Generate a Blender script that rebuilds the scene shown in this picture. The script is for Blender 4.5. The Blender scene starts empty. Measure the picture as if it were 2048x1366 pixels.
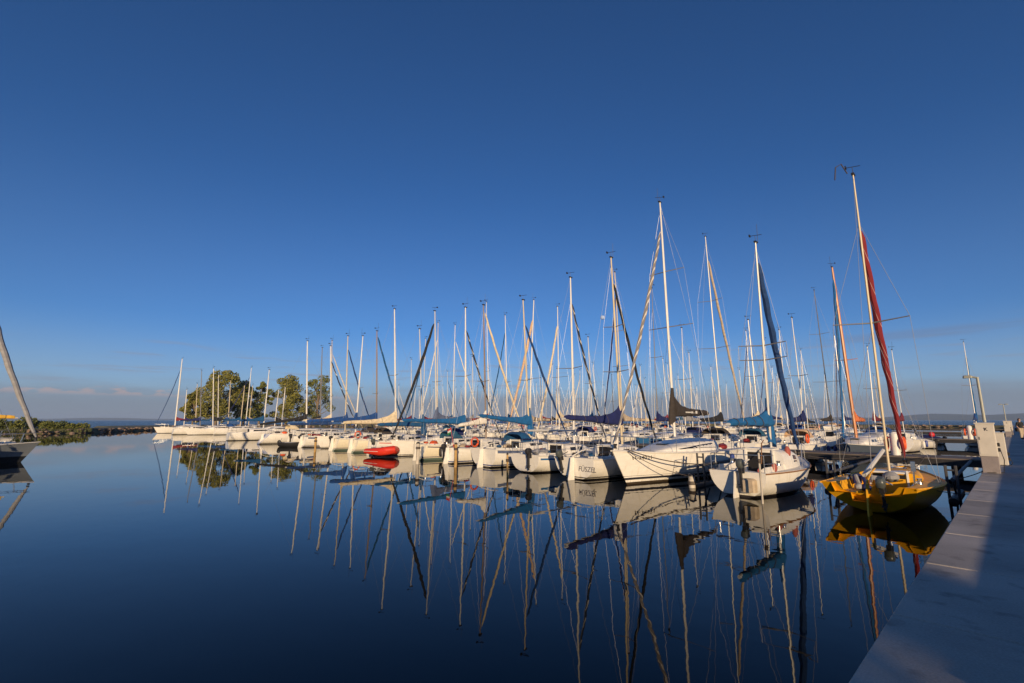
import bpy, math, random
from mathutils import Vector, Matrix
R = math.radians
C = bpy.context.scene.collection
scene = bpy.context.scene

# ------------------------------------------------------------ camera, sky, sun, exposure
# world axes: X across the pier (negative = over the harbour), Y along the pier, Z up, water at z = 0
cam = bpy.data.cameras.new('camera'); co = bpy.data.objects.new('camera', cam); C.objects.link(co)
co.location = (0, 0, 2.5); co.rotation_euler = (R(90 + 9.582), 0, R(46.9))
cam.sensor_width = 36; cam.lens = 16.35; cam.clip_start = 0.05; cam.clip_end = 60000
scene.camera = co

SUN_EL = 9.5
SUN_DIR = Vector((0.78, -0.62, 0)).normalized() * math.cos(R(SUN_EL)) + Vector((0, 0, math.sin(R(SUN_EL))))
SUN_AZ = math.atan2(SUN_DIR.x, SUN_DIR.y)          # clockwise from +Y
world = bpy.data.worlds.new('World'); scene.world = world; world.use_nodes = True
wt = world.node_tree; wn, wl = wt.nodes, wt.links
for n in list(wn): wn.remove(n)
out = wn.new('ShaderNodeOutputWorld'); bg = wn.new('ShaderNodeBackground'); bg.inputs['Strength'].default_value = 0.122
sky = wn.new('ShaderNodeTexSky'); sky.sky_type = 'NISHITA'; sky.sun_disc = False
sky.sun_elevation = R(SUN_EL); sky.sun_rotation = SUN_AZ
sky.altitude = 0; sky.air_density = 0.74; sky.dust_density = 0.3; sky.ozone_density = 5.8
wl.new(bg.outputs[0], out.inputs[0])
# thin bands of low evening cloud in the sky itself
geo = wn.new('ShaderNodeTexCoord')
sep = wn.new('ShaderNodeSeparateXYZ'); wl.new(geo.outputs['Generated'], sep.inputs[0])
def wmath(op, a, b=None, c=None):
    n = wn.new('ShaderNodeMath'); n.operation = op
    for i, v in enumerate((a, b, c)):
        if v is None: continue
        if isinstance(v, (int, float)): n.inputs[i].default_value = v
        else: wl.new(v, n.inputs[i])
    return n.outputs[0]
def wrange(v, a, b, c=0.0, d=1.0):
    n = wn.new('ShaderNodeMapRange'); n.interpolation_type = 'SMOOTHSTEP'
    wl.new(v, n.inputs['Value']); n.inputs['From Min'].default_value = a; n.inputs['From Max'].default_value = b
    n.inputs['To Min'].default_value = c; n.inputs['To Max'].default_value = d
    return n.outputs['Result']
def wnoise(scale, detail, sx, sy, sz, off=0.0):
    m = wn.new('ShaderNodeMapping'); m.inputs['Scale'].default_value = (sx, sy, sz); m.inputs['Location'].default_value = (off, off, off)
    wl.new(geo.outputs['Generated'], m.inputs['Vector'])
    n = wn.new('ShaderNodeTexNoise'); n.inputs['Scale'].default_value = scale; n.inputs['Detail'].default_value = detail
    wl.new(m.outputs[0], n.inputs['Vector']); return n.outputs['Fac']
z = sep.outputs['Z']
STR = bg.inputs['Strength'].default_value
def cloudmix(base, col, fac):
    m = wn.new('ShaderNodeMix'); m.data_type = 'RGBA'; wl.new(base, m.inputs['A']); m.inputs['B'].default_value = (*[c / STR for c in col], 1); wl.new(fac, m.inputs['Factor']); return m.outputs['Result']
cur = sky.outputs[0]
# thin veil of haze cloud low over the lake, and a denser grey violet bank under it
veil = wmath('MULTIPLY', wrange(z, 0.19, 0.03), 0.55)
cur = cloudmix(cur, (0.34, 0.42, 0.50), wmath('MULTIPLY', wrange(z, 0.48, 0.15), 0.075))
cur = cloudmix(cur, (0.34, 0.42, 0.50), veil)
wob = wmath('MULTIPLY_ADD', wnoise(5, 4, 1, 1, 6, 1.3), 0.05, 0.035)
bank = wmath('MULTIPLY', wrange(wmath('SUBTRACT', wob, z), -0.012, 0.03), 0.78)
cur = cloudmix(cur, (0.21, 0.235, 0.295), bank)
# row of small lit cumulus tops rising out of the bank on the left
puff = wnoise(26, 6, 1, 1, 3.2)
top = wmath('MULTIPLY_ADD', puff, 0.052, 0.022)
band = wmath('MULTIPLY', wrange(wmath('SUBTRACT', top, z), 0.0, 0.006), wrange(z, 0.037, 0.046))
leftside = wrange(sep.outputs['Y'], 0.62, 0.15)
cur = cloudmix(cur, (0.50, 0.37, 0.35), wmath('MULTIPLY', wmath('MULTIPLY', band, leftside), 0.6))
wisp = wrange(wnoise(9, 4, 1, 1, 14, 3.7), 0.54, 0.74)
cur = cloudmix(cur, (0.27, 0.28, 0.36), wmath('MULTIPLY', wmath('MULTIPLY', wmath('MULTIPLY', wrange(z, 0.035, 0.07), wrange(z, 0.17, 0.10)), wisp), 0.45))
streak = wmath('MULTIPLY', wmath('MULTIPLY', wrange(z, 0.126, 0.134), wrange(z, 0.150, 0.140)), wrange(sep.outputs['Y'], 0.945, 0.985))
cur = cloudmix(cur, (0.17, 0.20, 0.30), wmath('MULTIPLY', wmath('MULTIPLY', streak, wrange(wnoise(6, 4, 1, 1, 20, 8.1), 0.42, 0.62)), 0.34))
wl.new(cur, bg.inputs['Color'])


sl = bpy.data.lights.new('sun', 'SUN'); sl.energy = 5.0; sl.angle = R(0.5); sl.color = (1.0, 0.745, 0.46)
so = bpy.data.objects.new('sun', sl); C.objects.link(so)
so.rotation_euler = (-SUN_DIR).to_track_quat('-Z', 'Y').to_euler()

scene.view_settings.view_transform = 'Standard'; scene.view_settings.look = 'None'
scene.view_settings.exposure = 0.0; scene.view_settings.gamma = 1.0
scene.cycles.max_bounces = 6; scene.cycles.glossy_bounces = 3; scene.cycles.diffuse_bounces = 2
scene.cycles.sample_clamp_indirect = 4.0

random.seed(7)
rnd = random.Random(11)
PI = math.pi

# ------------------------------------------------------------ materials
def mat(name, col, rough=0.5, metal=0.0, noise=0.0, nscale=6.0, bump=0.0, bscale=40.0, spec=None, stretch=(1, 1, 1)):
    m = bpy.data.materials.new(name); m.use_nodes = True
    nt = m.node_tree; b = nt.nodes['Principled BSDF']
    b.inputs['Base Color'].default_value = (*col, 1); b.inputs['Roughness'].default_value = rough; b.inputs['Metallic'].default_value = metal
    if spec is not None: b.inputs['Specular IOR Level'].default_value = spec
    tc = nt.nodes.new('ShaderNodeTexCoord'); mp = nt.nodes.new('ShaderNodeMapping'); mp.inputs['Scale'].default_value = stretch
    nt.links.new(tc.outputs['Object'], mp.inputs['Vector'])
    if noise:
        n = nt.nodes.new('ShaderNodeTexNoise'); n.inputs['Scale'].default_value = nscale; n.inputs['Detail'].default_value = 5
        nt.links.new(mp.outputs[0], n.inputs['Vector'])
        r = nt.nodes.new('ShaderNodeMapRange'); r.inputs['From Min'].default_value = 0.3; r.inputs['From Max'].default_value = 0.7
        r.inputs['To Min'].default_value = 1 - noise; r.inputs['To Max'].default_value = 1 + noise * 0.5
        nt.links.new(n.outputs['Fac'], r.inputs['Value'])
        mx = nt.nodes.new('ShaderNodeMix'); mx.data_type = 'RGBA'; mx.blend_type = 'MULTIPLY'; mx.inputs['Factor'].default_value = 1
        mx.inputs['A'].default_value = (*col, 1); nt.links.new(r.outputs['Result'], mx.inputs['B'])
        nt.links.new(mx.outputs['Result'], b.inputs['Base Color'])
    if bump:
        n2 = nt.nodes.new('ShaderNodeTexNoise'); n2.inputs['Scale'].default_value = bscale; n2.inputs['Detail'].default_value = 4
        nt.links.new(mp.outputs[0], n2.inputs['Vector'])
        bp = nt.nodes.new('ShaderNodeBump'); bp.inputs['Strength'].default_value = bump; bp.inputs['Distance'].default_value = 0.02
        nt.links.new(n2.outputs['Fac'], bp.inputs['Height']); nt.links.new(bp.outputs[0], b.inputs['Normal'])
    return m

def hull_mat(name, base, bands=(), rough=0.22):
    """gelcoat with painted bands by height above the waterline: bands = [(z0, z1, colour), ...]"""
    m = mat(name, base, rough, noise=0.07, nscale=2.2, stretch=(1, 1, 3))
    nt = m.node_tree; b = nt.nodes['Principled BSDF']
    src = b.inputs['Base Color'].links[0].from_socket
    tc = nt.nodes.new('ShaderNodeTexCoord'); sp = nt.nodes.new('ShaderNodeSeparateXYZ'); nt.links.new(tc.outputs['Object'], sp.inputs[0])
    # streaks of grime below the topsides
    st = nt.nodes.new('ShaderNodeTexNoise'); st.inputs['Scale'].default_value = 5; st.inputs['Detail'].default_value = 4
    ms = nt.nodes.new('ShaderNodeMapping'); ms.inputs['Scale'].default_value = (1, 2.2, 0.25); nt.links.new(tc.outputs['Object'], ms.inputs['Vector']); nt.links.new(ms.outputs[0], st.inputs['Vector'])
    rr = nt.nodes.new('ShaderNodeMapRange'); rr.inputs['From Min'].default_value = 0.55; rr.inputs['From Max'].default_value = 0.8; rr.inputs['To Max'].default_value = 0.35
    nt.links.new(st.outputs['Fac'], rr.inputs['Value'])
    mg = nt.nodes.new('ShaderNodeMix'); mg.data_type = 'RGBA'; nt.links.new(rr.outputs['Result'], mg.inputs['Factor']); nt.links.new(src, mg.inputs['A'])
    mg.inputs['B'].default_value = (base[0] * 0.62, base[1] * 0.55, base[2] * 0.42, 1); src = mg.outputs['Result']
    gl = nt.nodes.new('ShaderNodeMath'); gl.operation = 'MULTIPLY_ADD'; nt.links.new(st.outputs['Fac'], gl.inputs[0]); gl.inputs[1].default_value = 0.5; gl.inputs[2].default_value = -0.10
    gd = nt.nodes.new('ShaderNodeMapRange'); nt.links.new(sp.outputs['Z'], gd.inputs['Value']); gd.inputs['From Min'].default_value = 0.0; nt.links.new(gl.outputs[0], gd.inputs['From Max']); gd.inputs['To Min'].default_value = 0.6; gd.inputs['To Max'].default_value = 0.0
    mw = nt.nodes.new('ShaderNodeMix'); mw.data_type = 'RGBA'; nt.links.new(gd.outputs['Result'], mw.inputs['Factor']); nt.links.new(src, mw.inputs['A'])
    mw.inputs['B'].default_value = (base[0] * 0.4, base[1] * 0.36, base[2] * 0.24, 1); src = mw.outputs['Result']
    for z0, z1, col in bands:
        a = nt.nodes.new('ShaderNodeMath'); a.operation = 'GREATER_THAN'; nt.links.new(sp.outputs['Z'], a.inputs[0]); a.inputs[1].default_value = z0
        c = nt.nodes.new('ShaderNodeMath'); c.operation = 'LESS_THAN'; nt.links.new(sp.outputs['Z'], c.inputs[0]); c.inputs[1].default_value = z1
        k = nt.nodes.new('ShaderNodeMath'); k.operation = 'MULTIPLY'; nt.links.new(a.outputs[0], k.inputs[0]); nt.links.new(c.outputs[0], k.inputs[1])
        mx = nt.nodes.new('ShaderNodeMix'); mx.data_type = 'RGBA'; nt.links.new(k.outputs[0], mx.inputs['Factor']); nt.links.new(src, mx.inputs['A'])
        mx.inputs['B'].default_value = (*col, 1); src = mx.outputs['Result']
    nt.links.new(src, b.inputs['Base Color'])
    return m

def stripe_mat(name, c1, c2, period, thr=0.5, twist=True):
    """furled sail: two colours alternating along the roll, edges slanted by the winding"""
    m = mat(name, c1, 0.8); nt = m.node_tree; b = nt.nodes['Principled BSDF']
    tc = nt.nodes.new('ShaderNodeTexCoord'); sp = nt.nodes.new('ShaderNodeSeparateXYZ'); nt.links.new(tc.outputs['Object'], sp.inputs[0])
    a = nt.nodes.new('ShaderNodeMath'); a.operation = 'MULTIPLY_ADD'; nt.links.new(sp.outputs['X'], a.inputs[0]); a.inputs[1].default_value = 6.0 if twist else 0; nt.links.new(sp.outputs['Z'], a.inputs[2])
    d = nt.nodes.new('ShaderNodeMath'); d.operation = 'DIVIDE'; nt.links.new(a.outputs[0], d.inputs[0]); d.inputs[1].default_value = period
    f = nt.nodes.new('ShaderNodeMath'); f.operation = 'FRACT'; nt.links.new(d.outputs[0], f.inputs[0])
    g = nt.nodes.new('ShaderNodeMath'); g.operation = 'GREATER_THAN'; nt.links.new(f.outputs[0], g.inputs[0]); g.inputs[1].default_value = thr
    mx = nt.nodes.new('ShaderNodeMix'); mx.data_type = 'RGBA'; nt.links.new(g.outputs[0], mx.inputs['Factor'])
    mx.inputs['A'].default_value = (*c1, 1); mx.inputs['B'].default_value = (*c2, 1); nt.links.new(mx.outputs['Result'], b.inputs['Base Color'])
    return m

WHITE = (0.80, 0.77, 0.70)
ANTI = (0.035, 0.03, 0.03)
M = {
 'hull_white': hull_mat('gelcoat_white', WHITE, [(-1, 0.07, ANTI)]),
 'hull_blue_boot': hull_mat('gelcoat_blue_boot', WHITE, [(-1, 0.06, ANTI), (0.1, 0.16, (0.03, 0.06, 0.2))]),
 'hull_green_boot': hull_mat('gelcoat_green_boot', (0.82, 0.74, 0.56), [(-1, 0.14, (0.16, 0.22, 0.19)), (0.19, 0.23, (0.05, 0.05, 0.14))]),
 'hull_dark_boot': hull_mat('gelcoat_dark_boot', WHITE, [(-1, 0.05, ANTI), (0.09, 0.13, (0.02, 0.02, 0.02))]),
 'hull_big': hull_mat('gelcoat_racing_stripes', (0.84, 0.80, 0.72), [(-1, 0.08, (0.06, 0.045, 0.03)), (0.17, 0.26, (0.03, 0.03, 0.04)), (0.31, 0.325, (0.05, 0.05, 0.06))]),
 'hull_yellow': hull_mat('gelcoat_yellow', (0.85, 0.42, 0.010), [(-1, 0.0, (0.1, 0.06, 0.01))], 0.35),
 'hull_navy': hull_mat('gelcoat_navy', (0.03, 0.05, 0.1), [(-1, 0.06, ANTI)]),
 'hull_blue': hull_mat('gelcoat_mid_blue', (0.03, 0.13, 0.3), [(-1, 0.06, ANTI), (0.08, 0.13, WHITE)]),
 'hull_grey': hull_mat('gelcoat_shaded', (0.17, 0.19, 0.21), [(-1, 0.35, (0.02, 0.022, 0.025))]),  # shade on a white hull put into the base colour; dark antifouling below
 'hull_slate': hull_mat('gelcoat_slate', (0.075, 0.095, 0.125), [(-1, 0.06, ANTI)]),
 'hull_red': hull_mat('inflatable_red', (0.62, 0.035, 0.015), [], 0.45),
 'deck_white': mat('deck_white', (0.74, 0.71, 0.64), 0.55, noise=0.12, nscale=5, bump=0.15),
 'deck_grey': mat('deck_grey', (0.30, 0.31, 0.36), 0.7, noise=0.15, nscale=5),
 'deck_tan': mat('deck_tan', (0.42, 0.33, 0.22), 0.7, noise=0.2, nscale=4),
 'deck_yellow': mat('deck_yellow', (0.80, 0.39, 0.010), 0.5, noise=0.18, nscale=5, bump=0.2),
 'cabin_white': mat('cabin_white', (0.80, 0.77, 0.70), 0.35, noise=0.08, nscale=4),
 'glass': mat('window_dark', (0.012, 0.012, 0.015), 0.08),
 'dark': mat('cabin_opening', (0.01, 0.009, 0.009), 0.7),
 'alu': mat('mast_aluminium', (0.72, 0.70, 0.64), 0.42, 0.25, noise=0.08, nscale=1.5),
 'alu_white': mat('mast_white', (0.80, 0.77, 0.70), 0.4, noise=0.08, nscale=1.5),
 'alu_tan': mat('mast_cream', (0.66, 0.55, 0.36), 0.5, noise=0.12, nscale=1.5),
 'alu_grey': mat('mast_grey', (0.24, 0.23, 0.22), 0.45, 0.2, noise=0.1, nscale=1.5),
 'alu_dark': mat('mast_black', (0.05, 0.05, 0.055), 0.45),
 'alu_wood': mat('mast_wood', (0.52, 0.18, 0.045), 0.4, noise=0.3, nscale=3, stretch=(8, 8, 0.6)),
 'alu_brown': mat('mast_brown', (0.27, 0.2, 0.15), 0.5, noise=0.15, nscale=1.5),
 'steel': mat('stainless', (0.62, 0.61, 0.58), 0.22, 0.9),
 'wire': mat('rigging_wire', (0.33, 0.33, 0.34), 0.4, 0.5),
 'galv': mat('galvanised_steel', (0.09, 0.09, 0.095), 0.6, 0.4, noise=0.3, nscale=5),
 'black': mat('black_plastic', (0.02, 0.02, 0.022), 0.5),
 'rubber': mat('rubber', (0.03, 0.03, 0.03), 0.8),
 'rope': mat('rope', (0.07, 0.055, 0.05), 0.9, noise=0.3, nscale=30),
 'rope_red': mat('rope_red', (0.35, 0.09, 0.07), 0.9),
 'orange': mat('lifebuoy_orange', (0.75, 0.11, 0.025), 0.5, noise=0.12, nscale=5),
 'red': mat('red_paint', (0.55, 0.02, 0.03), 0.5),
 'fender_white': mat('fender_white', (0.75, 0.72, 0.66), 0.45, noise=0.1, nscale=6),
 'fender_blue': mat('fender_blue', (0.02, 0.05, 0.25), 0.45),
 'cowl_grey': mat('outboard_grey', (0.075, 0.085, 0.08), 0.35),
 'teak': mat('teak', (0.30, 0.14, 0.05), 0.55, noise=0.3, nscale=10, stretch=(6, 1, 6)),
 'letter': mat('lettering_dark', (0.03, 0.025, 0.03), 0.5),
 'letter_faded': mat('lettering_faded', (0.11, 0.10, 0.12), 0.5),
 'letter_white': mat('lettering_white', (0.7, 0.68, 0.63), 0.5),
 'concrete': None, 'flag_red': mat('flag_red', (0.6, 0.05, 0.04), 0.8), 'flag_white': mat('flag_white', (0.8, 0.78, 0.74), 0.8), 'flag_green': mat('flag_green', (0.04, 0.25, 0.08), 0.8),
}
def cloth(name, c): return mat('cloth_' + name, c, 0.85, noise=0.22, nscale=4, bump=0.6, bscale=9, stretch=(1, 1, 1.5))
CL = {k: cloth(k, v) for k, v in dict(blue=(0.006, 0.075, 0.20), royal=(0.010, 0.065, 0.24), navy=(0.010, 0.017, 0.10), teal=(0.012, 0.085, 0.16), cream=(0.72, 0.60, 0.40), tan=(0.50, 0.40, 0.28),
      brown=(0.045, 0.036, 0.03), black=(0.016, 0.017, 0.02), red=(0.23, 0.018, 0.022), bluegrey=(0.10, 0.13, 0.22), white=(0.76, 0.71, 0.62), grey=(0.30, 0.30, 0.31), maroon=(0.16, 0.015, 0.03),
      orange=(0.72, 0.2, 0.07), sky=(0.007, 0.115, 0.31), darkblue=(0.012, 0.05, 0.17), sand=(0.62, 0.42, 0.26), yellow=(0.72, 0.42, 0.05)).items()}
CL['spiral'] = stripe_mat('furled_white_grey', (0.62, 0.57, 0.5), (0.22, 0.20, 0.185), 0.70, 0.30)
CL['dash'] = stripe_mat('furled_black_white', (0.02, 0.028, 0.05), (0.5, 0.48, 0.45), 0.85, 0.80)
CL['dash2'] = stripe_mat('furled_black_light', (0.02, 0.025, 0.04), (0.6, 0.6, 0.6), 1.6, 0.85)
CL['redline'] = stripe_mat('furled_red_white_line', (0.21, 0.014, 0.02), (0.5, 0.35, 0.33), 1.15, 0.95)

def leaf_mat(name, c):
    m = mat(name, c, 0.7); nt = m.node_tree; b = nt.nodes['Principled BSDF']
    oi = nt.nodes.new('ShaderNodeNewGeometry'); mr = nt.nodes.new('ShaderNodeMix'); mr.data_type = 'RGBA'
    nt.links.new(oi.outputs['Random Per Island'], mr.inputs['Factor'])
    mr.inputs['A'].default_value = (c[0] * 0.55, c[1] * 0.6, c[2] * 0.6, 1); mr.inputs['B'].default_value = (c[0] * 1.6, c[1] * 1.35, c[2] * 1.1, 1)
    nt.links.new(mr.outputs['Result'], b.inputs['Base Color']); return m

def concrete_mat(name, base, joints=True):
    m = mat(name, base, 0.85, noise=0.0); nt = m.node_tree; b = nt.nodes['Principled BSDF']; L = nt.links
    tc = nt.nodes.new('ShaderNodeTexCoord')
    def noise(s, d): 
        n = nt.nodes.new('ShaderNodeTexNoise'); n.inputs['Scale'].default_value = s; n.inputs['Detail'].default_value = d; L.new(tc.outputs['Object'], n.inputs['Vector']); return n.outputs['Fac']
    def rng(v, a, b_, c, d):
        n = nt.nodes.new('ShaderNodeMapRange'); L.new(v, n.inputs['Value'])
        for k, x in zip(('From Min', 'From Max', 'To Min', 'To Max'), (a, b_, c, d)): n.inputs[k].default_value = x
        return n.outputs['Result']
    n1 = rng(noise(0.7, 7), 0.3, 0.7, 0.66, 1.15); n2 = rng(noise(60, 2), 0.3, 0.7, 0.86, 1.1); n3 = rng(noise(3.5, 6), 0.58, 0.72, 1, 0.62)
    p = nt.nodes.new('ShaderNodeMath'); p.operation = 'MULTIPLY'; L.new(n1, p.inputs[0]); L.new(n2, p.inputs[1])
    q = nt.nodes.new('ShaderNodeMath'); q.operation = 'MULTIPLY'; L.new(p.outputs[0], q.inputs[0]); L.new(n3, q.inputs[1])
    mx = nt.nodes.new('ShaderNodeMix'); mx.data_type = 'RGBA'; mx.blend_type = 'MULTIPLY'; mx.inputs['Factor'].default_value = 1; mx.inputs['A'].default_value = (*base, 1)
    L.new(q.outputs[0], mx.inputs['B']); L.new(mx.outputs['Result'], b.inputs['Base Color'])
    bp = nt.nodes.new('ShaderNodeBump'); bp.inputs['Strength'].default_value = 0.25; bp.inputs['Distance'].default_value = 0.01; L.new(noise(45, 5), bp.inputs['Height']); L.new(bp.outputs[0], b.inputs['Normal'])
    return m
M['concrete'] = concrete_mat('pier_concrete', (0.46, 0.41, 0.355))
M['plinth'] = concrete_mat('plinth_concrete', (0.30, 0.26, 0.25))

# ------------------------------------------------------------ mesh helpers
class MB:
    def __init__(self): self.v = []; self.f = []; self.m = []
    def add(self, verts, faces, mi=0):
        o = len(self.v); self.v += [tuple(p) for p in verts]
        for f in faces: self.f.append(tuple(i + o for i in f)); self.m.append(mi)
        return self
    def box(self, c, s, mi=0, rz=0.0, taper=1.0):
        x, y, z = s[0] / 2, s[1] / 2, s[2] / 2; cz, sz = math.cos(rz), math.sin(rz); vs = []
        for k, q in ((-z, 1.0), (z, taper)):
            for a, b in ((-x, -y), (x, -y), (x, y), (-x, y)):
                a *= q; b *= q; vs.append((c[0] + a * cz - b * sz, c[1] + a * sz + b * cz, c[2] + k))
        return self.add(vs, [(3, 2, 1, 0), (4, 5, 6, 7), (0, 1, 5, 4), (1, 2, 6, 5), (2, 3, 7, 6), (3, 0, 4, 7)], mi)
    def bbox(self, c, s, bev, mi=0):
        """box with chamfered vertical edges and a chamfered top"""
        x, y, z = s[0] / 2, s[1] / 2, s[2] / 2; b = bev; rings = []
        def ring(ix, iy, zz, bb): return [(c[0] + px, c[1] + py, c[2] + zz) for px, py in ((-ix + bb, -iy), (ix - bb, -iy), (ix, -iy + bb), (ix, iy - bb), (ix - bb, iy), (-ix + bb, iy), (-ix, iy - bb), (-ix, -iy + bb))]
        rings = [ring(x, y, -z, b), ring(x, y, z - b, b), ring(x - b, y - b, z, b * 0.6)]
        return self.loft(rings, mi=mi, caps=True)
    def loft(self, rings, closed=True, caps=False, mi=0):
        n = len(rings[0]); vs = [p for r in rings for p in r]; fs = []
        for i in range(len(rings) - 1):
            for j in range(n if closed else n - 1):
                k = (j + 1) % n; fs.append((i * n + j, i * n + k, (i + 1) * n + k, (i + 1) * n + j))
        if caps: fs.append(tuple(reversed(range(n)))); fs.append(tuple((len(rings) - 1) * n + j for j in range(n)))
        return self.add(vs, fs, mi)
    def tube(self, pts, r, n=6, mi=0, flat=1.0):
        pts = [Vector(p) for p in pts]; rs = r if isinstance(r, (list, tuple)) else [r] * len(pts); rings = []
        up = Vector((0, 0, 1)); d0 = (pts[-1] - pts[0]); d0 = d0.normalized() if d0.length > 1e-6 else Vector((0, 1, 0))
        if abs(d0.z) > 0.9: up = Vector((0, 1, 0))
        for i, p in enumerate(pts):
            d = (pts[min(i + 1, len(pts) - 1)] - pts[max(i - 1, 0)]).normalized()
            a = d.cross(up)
            if a.length < 1e-4: a = d.cross(Vector((1, 0, 0)))
            a.normalize(); b = d.cross(a).normalized()
            rings.append([p + (a * math.cos(t) * flat + b * math.sin(t)) * rs[i] for t in [2 * PI * k / n for k in range(n)]])
        return self.loft(rings, caps=True, mi=mi)
    def ball(self, c, r, nu=10, nv=6, mi=0):
        rings = []
        rx, ry, rz = r if isinstance(r, (tuple, list)) else (r, r, r)
        for i in range(nv + 1):
            t = PI * i / nv; s, k = max(math.sin(t), 0.02), math.cos(t)
            rings.append([(c[0] + rx * s * math.cos(a), c[1] + ry * s * math.sin(a), c[2] - rz * k) for a in [2 * PI * q / nu for q in range(nu)]])
        return self.loft(rings, caps=True, mi=mi)
    def torus(self, c, R_, r, axis='Y', nu=20, nv=8, mi=0):
        rings = []
        for i in range(nu + 1):
            a = 2 * PI * i / nu; ring = []
            for j in range(nv):
                b = 2 * PI * j / nv; q = R_ + r * math.cos(b); u, w, h = q * math.cos(a), q * math.sin(a), r * math.sin(b)
                p = {'Y': (u, h, w), 'X': (h, u, w), 'Z': (u, w, h)}[axis]
                ring.append((c[0] + p[0], c[1] + p[1], c[2] + p[2]))
            rings.append(ring)
        return self.loft(rings, mi=mi)

def obj(name, mb, mats, parent=None, smooth=35):
    me = bpy.data.meshes.new(name); me.from_pydata(mb.v, [], mb.f)
    ms = mats if isinstance(mats, (list, tuple)) else [mats]
    for m_ in ms: me.materials.append(m_)
    if len(ms) > 1: me.polygons.foreach_set('material_index', mb.m)
    if smooth:
        me.polygons.foreach_set('use_smooth', [True] * len(me.polygons)); me.update(); me.set_sharp_from_angle(angle=R(smooth))
    o = bpy.data.objects.new(name, me); C.objects.link(o)
    if parent: o.parent = parent
    return o
def tag(o, label=None, cat=None, group=None, kind=None):
    if label: o['label'] = label
    if cat: o['category'] = cat
    if group: o['group'] = group
    if kind: o['kind'] = kind
    return o
def empty(name, loc, rz=0.0):
    o = bpy.data.objects.new(name, None); C.objects.link(o); o.location = loc; o.rotation_euler = (0, 0, rz); o.empty_display_size = 0.3
    return o
def copy_tree(o, parent=None):
    c = o.copy(); C.objects.link(c)
    if parent: c.parent = parent
    for ch in list(o.children): copy_tree(ch, c)
    return c
def text_mesh(s, size, shear=0.0, bold=0.0):
    cu = bpy.data.curves.new('text', 'FONT'); cu.body = s; cu.size = size; cu.shear = shear; cu.align_x = 'CENTER'; cu.align_y = 'CENTER'; cu.offset = bold; cu.resolution_u = 3
    o = bpy.data.objects.new('text', cu); C.objects.link(o); bpy.context.view_layer.update()
    me = bpy.data.meshes.new_from_object(o.evaluated_get(bpy.context.evaluated_depsgraph_get()))
    vs = [v.co.copy() for v in me.vertices]; fs = [tuple(p.vertices) for p in me.polygons]
    bpy.data.objects.remove(o); bpy.data.curves.remove(cu); bpy.data.meshes.remove(me)
    return vs, fs
def lettering(s, size, fn, material, parent, shear=0.0, bold=0.0):
    vs, fs = text_mesh(s, size, shear, bold); mb = MB(); mb.add([fn(v.x, v.y) for v in vs], fs)
    return obj('lettering', mb, material, parent, smooth=0)
def lerp(a, b, t): return a + (b - a) * t

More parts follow.
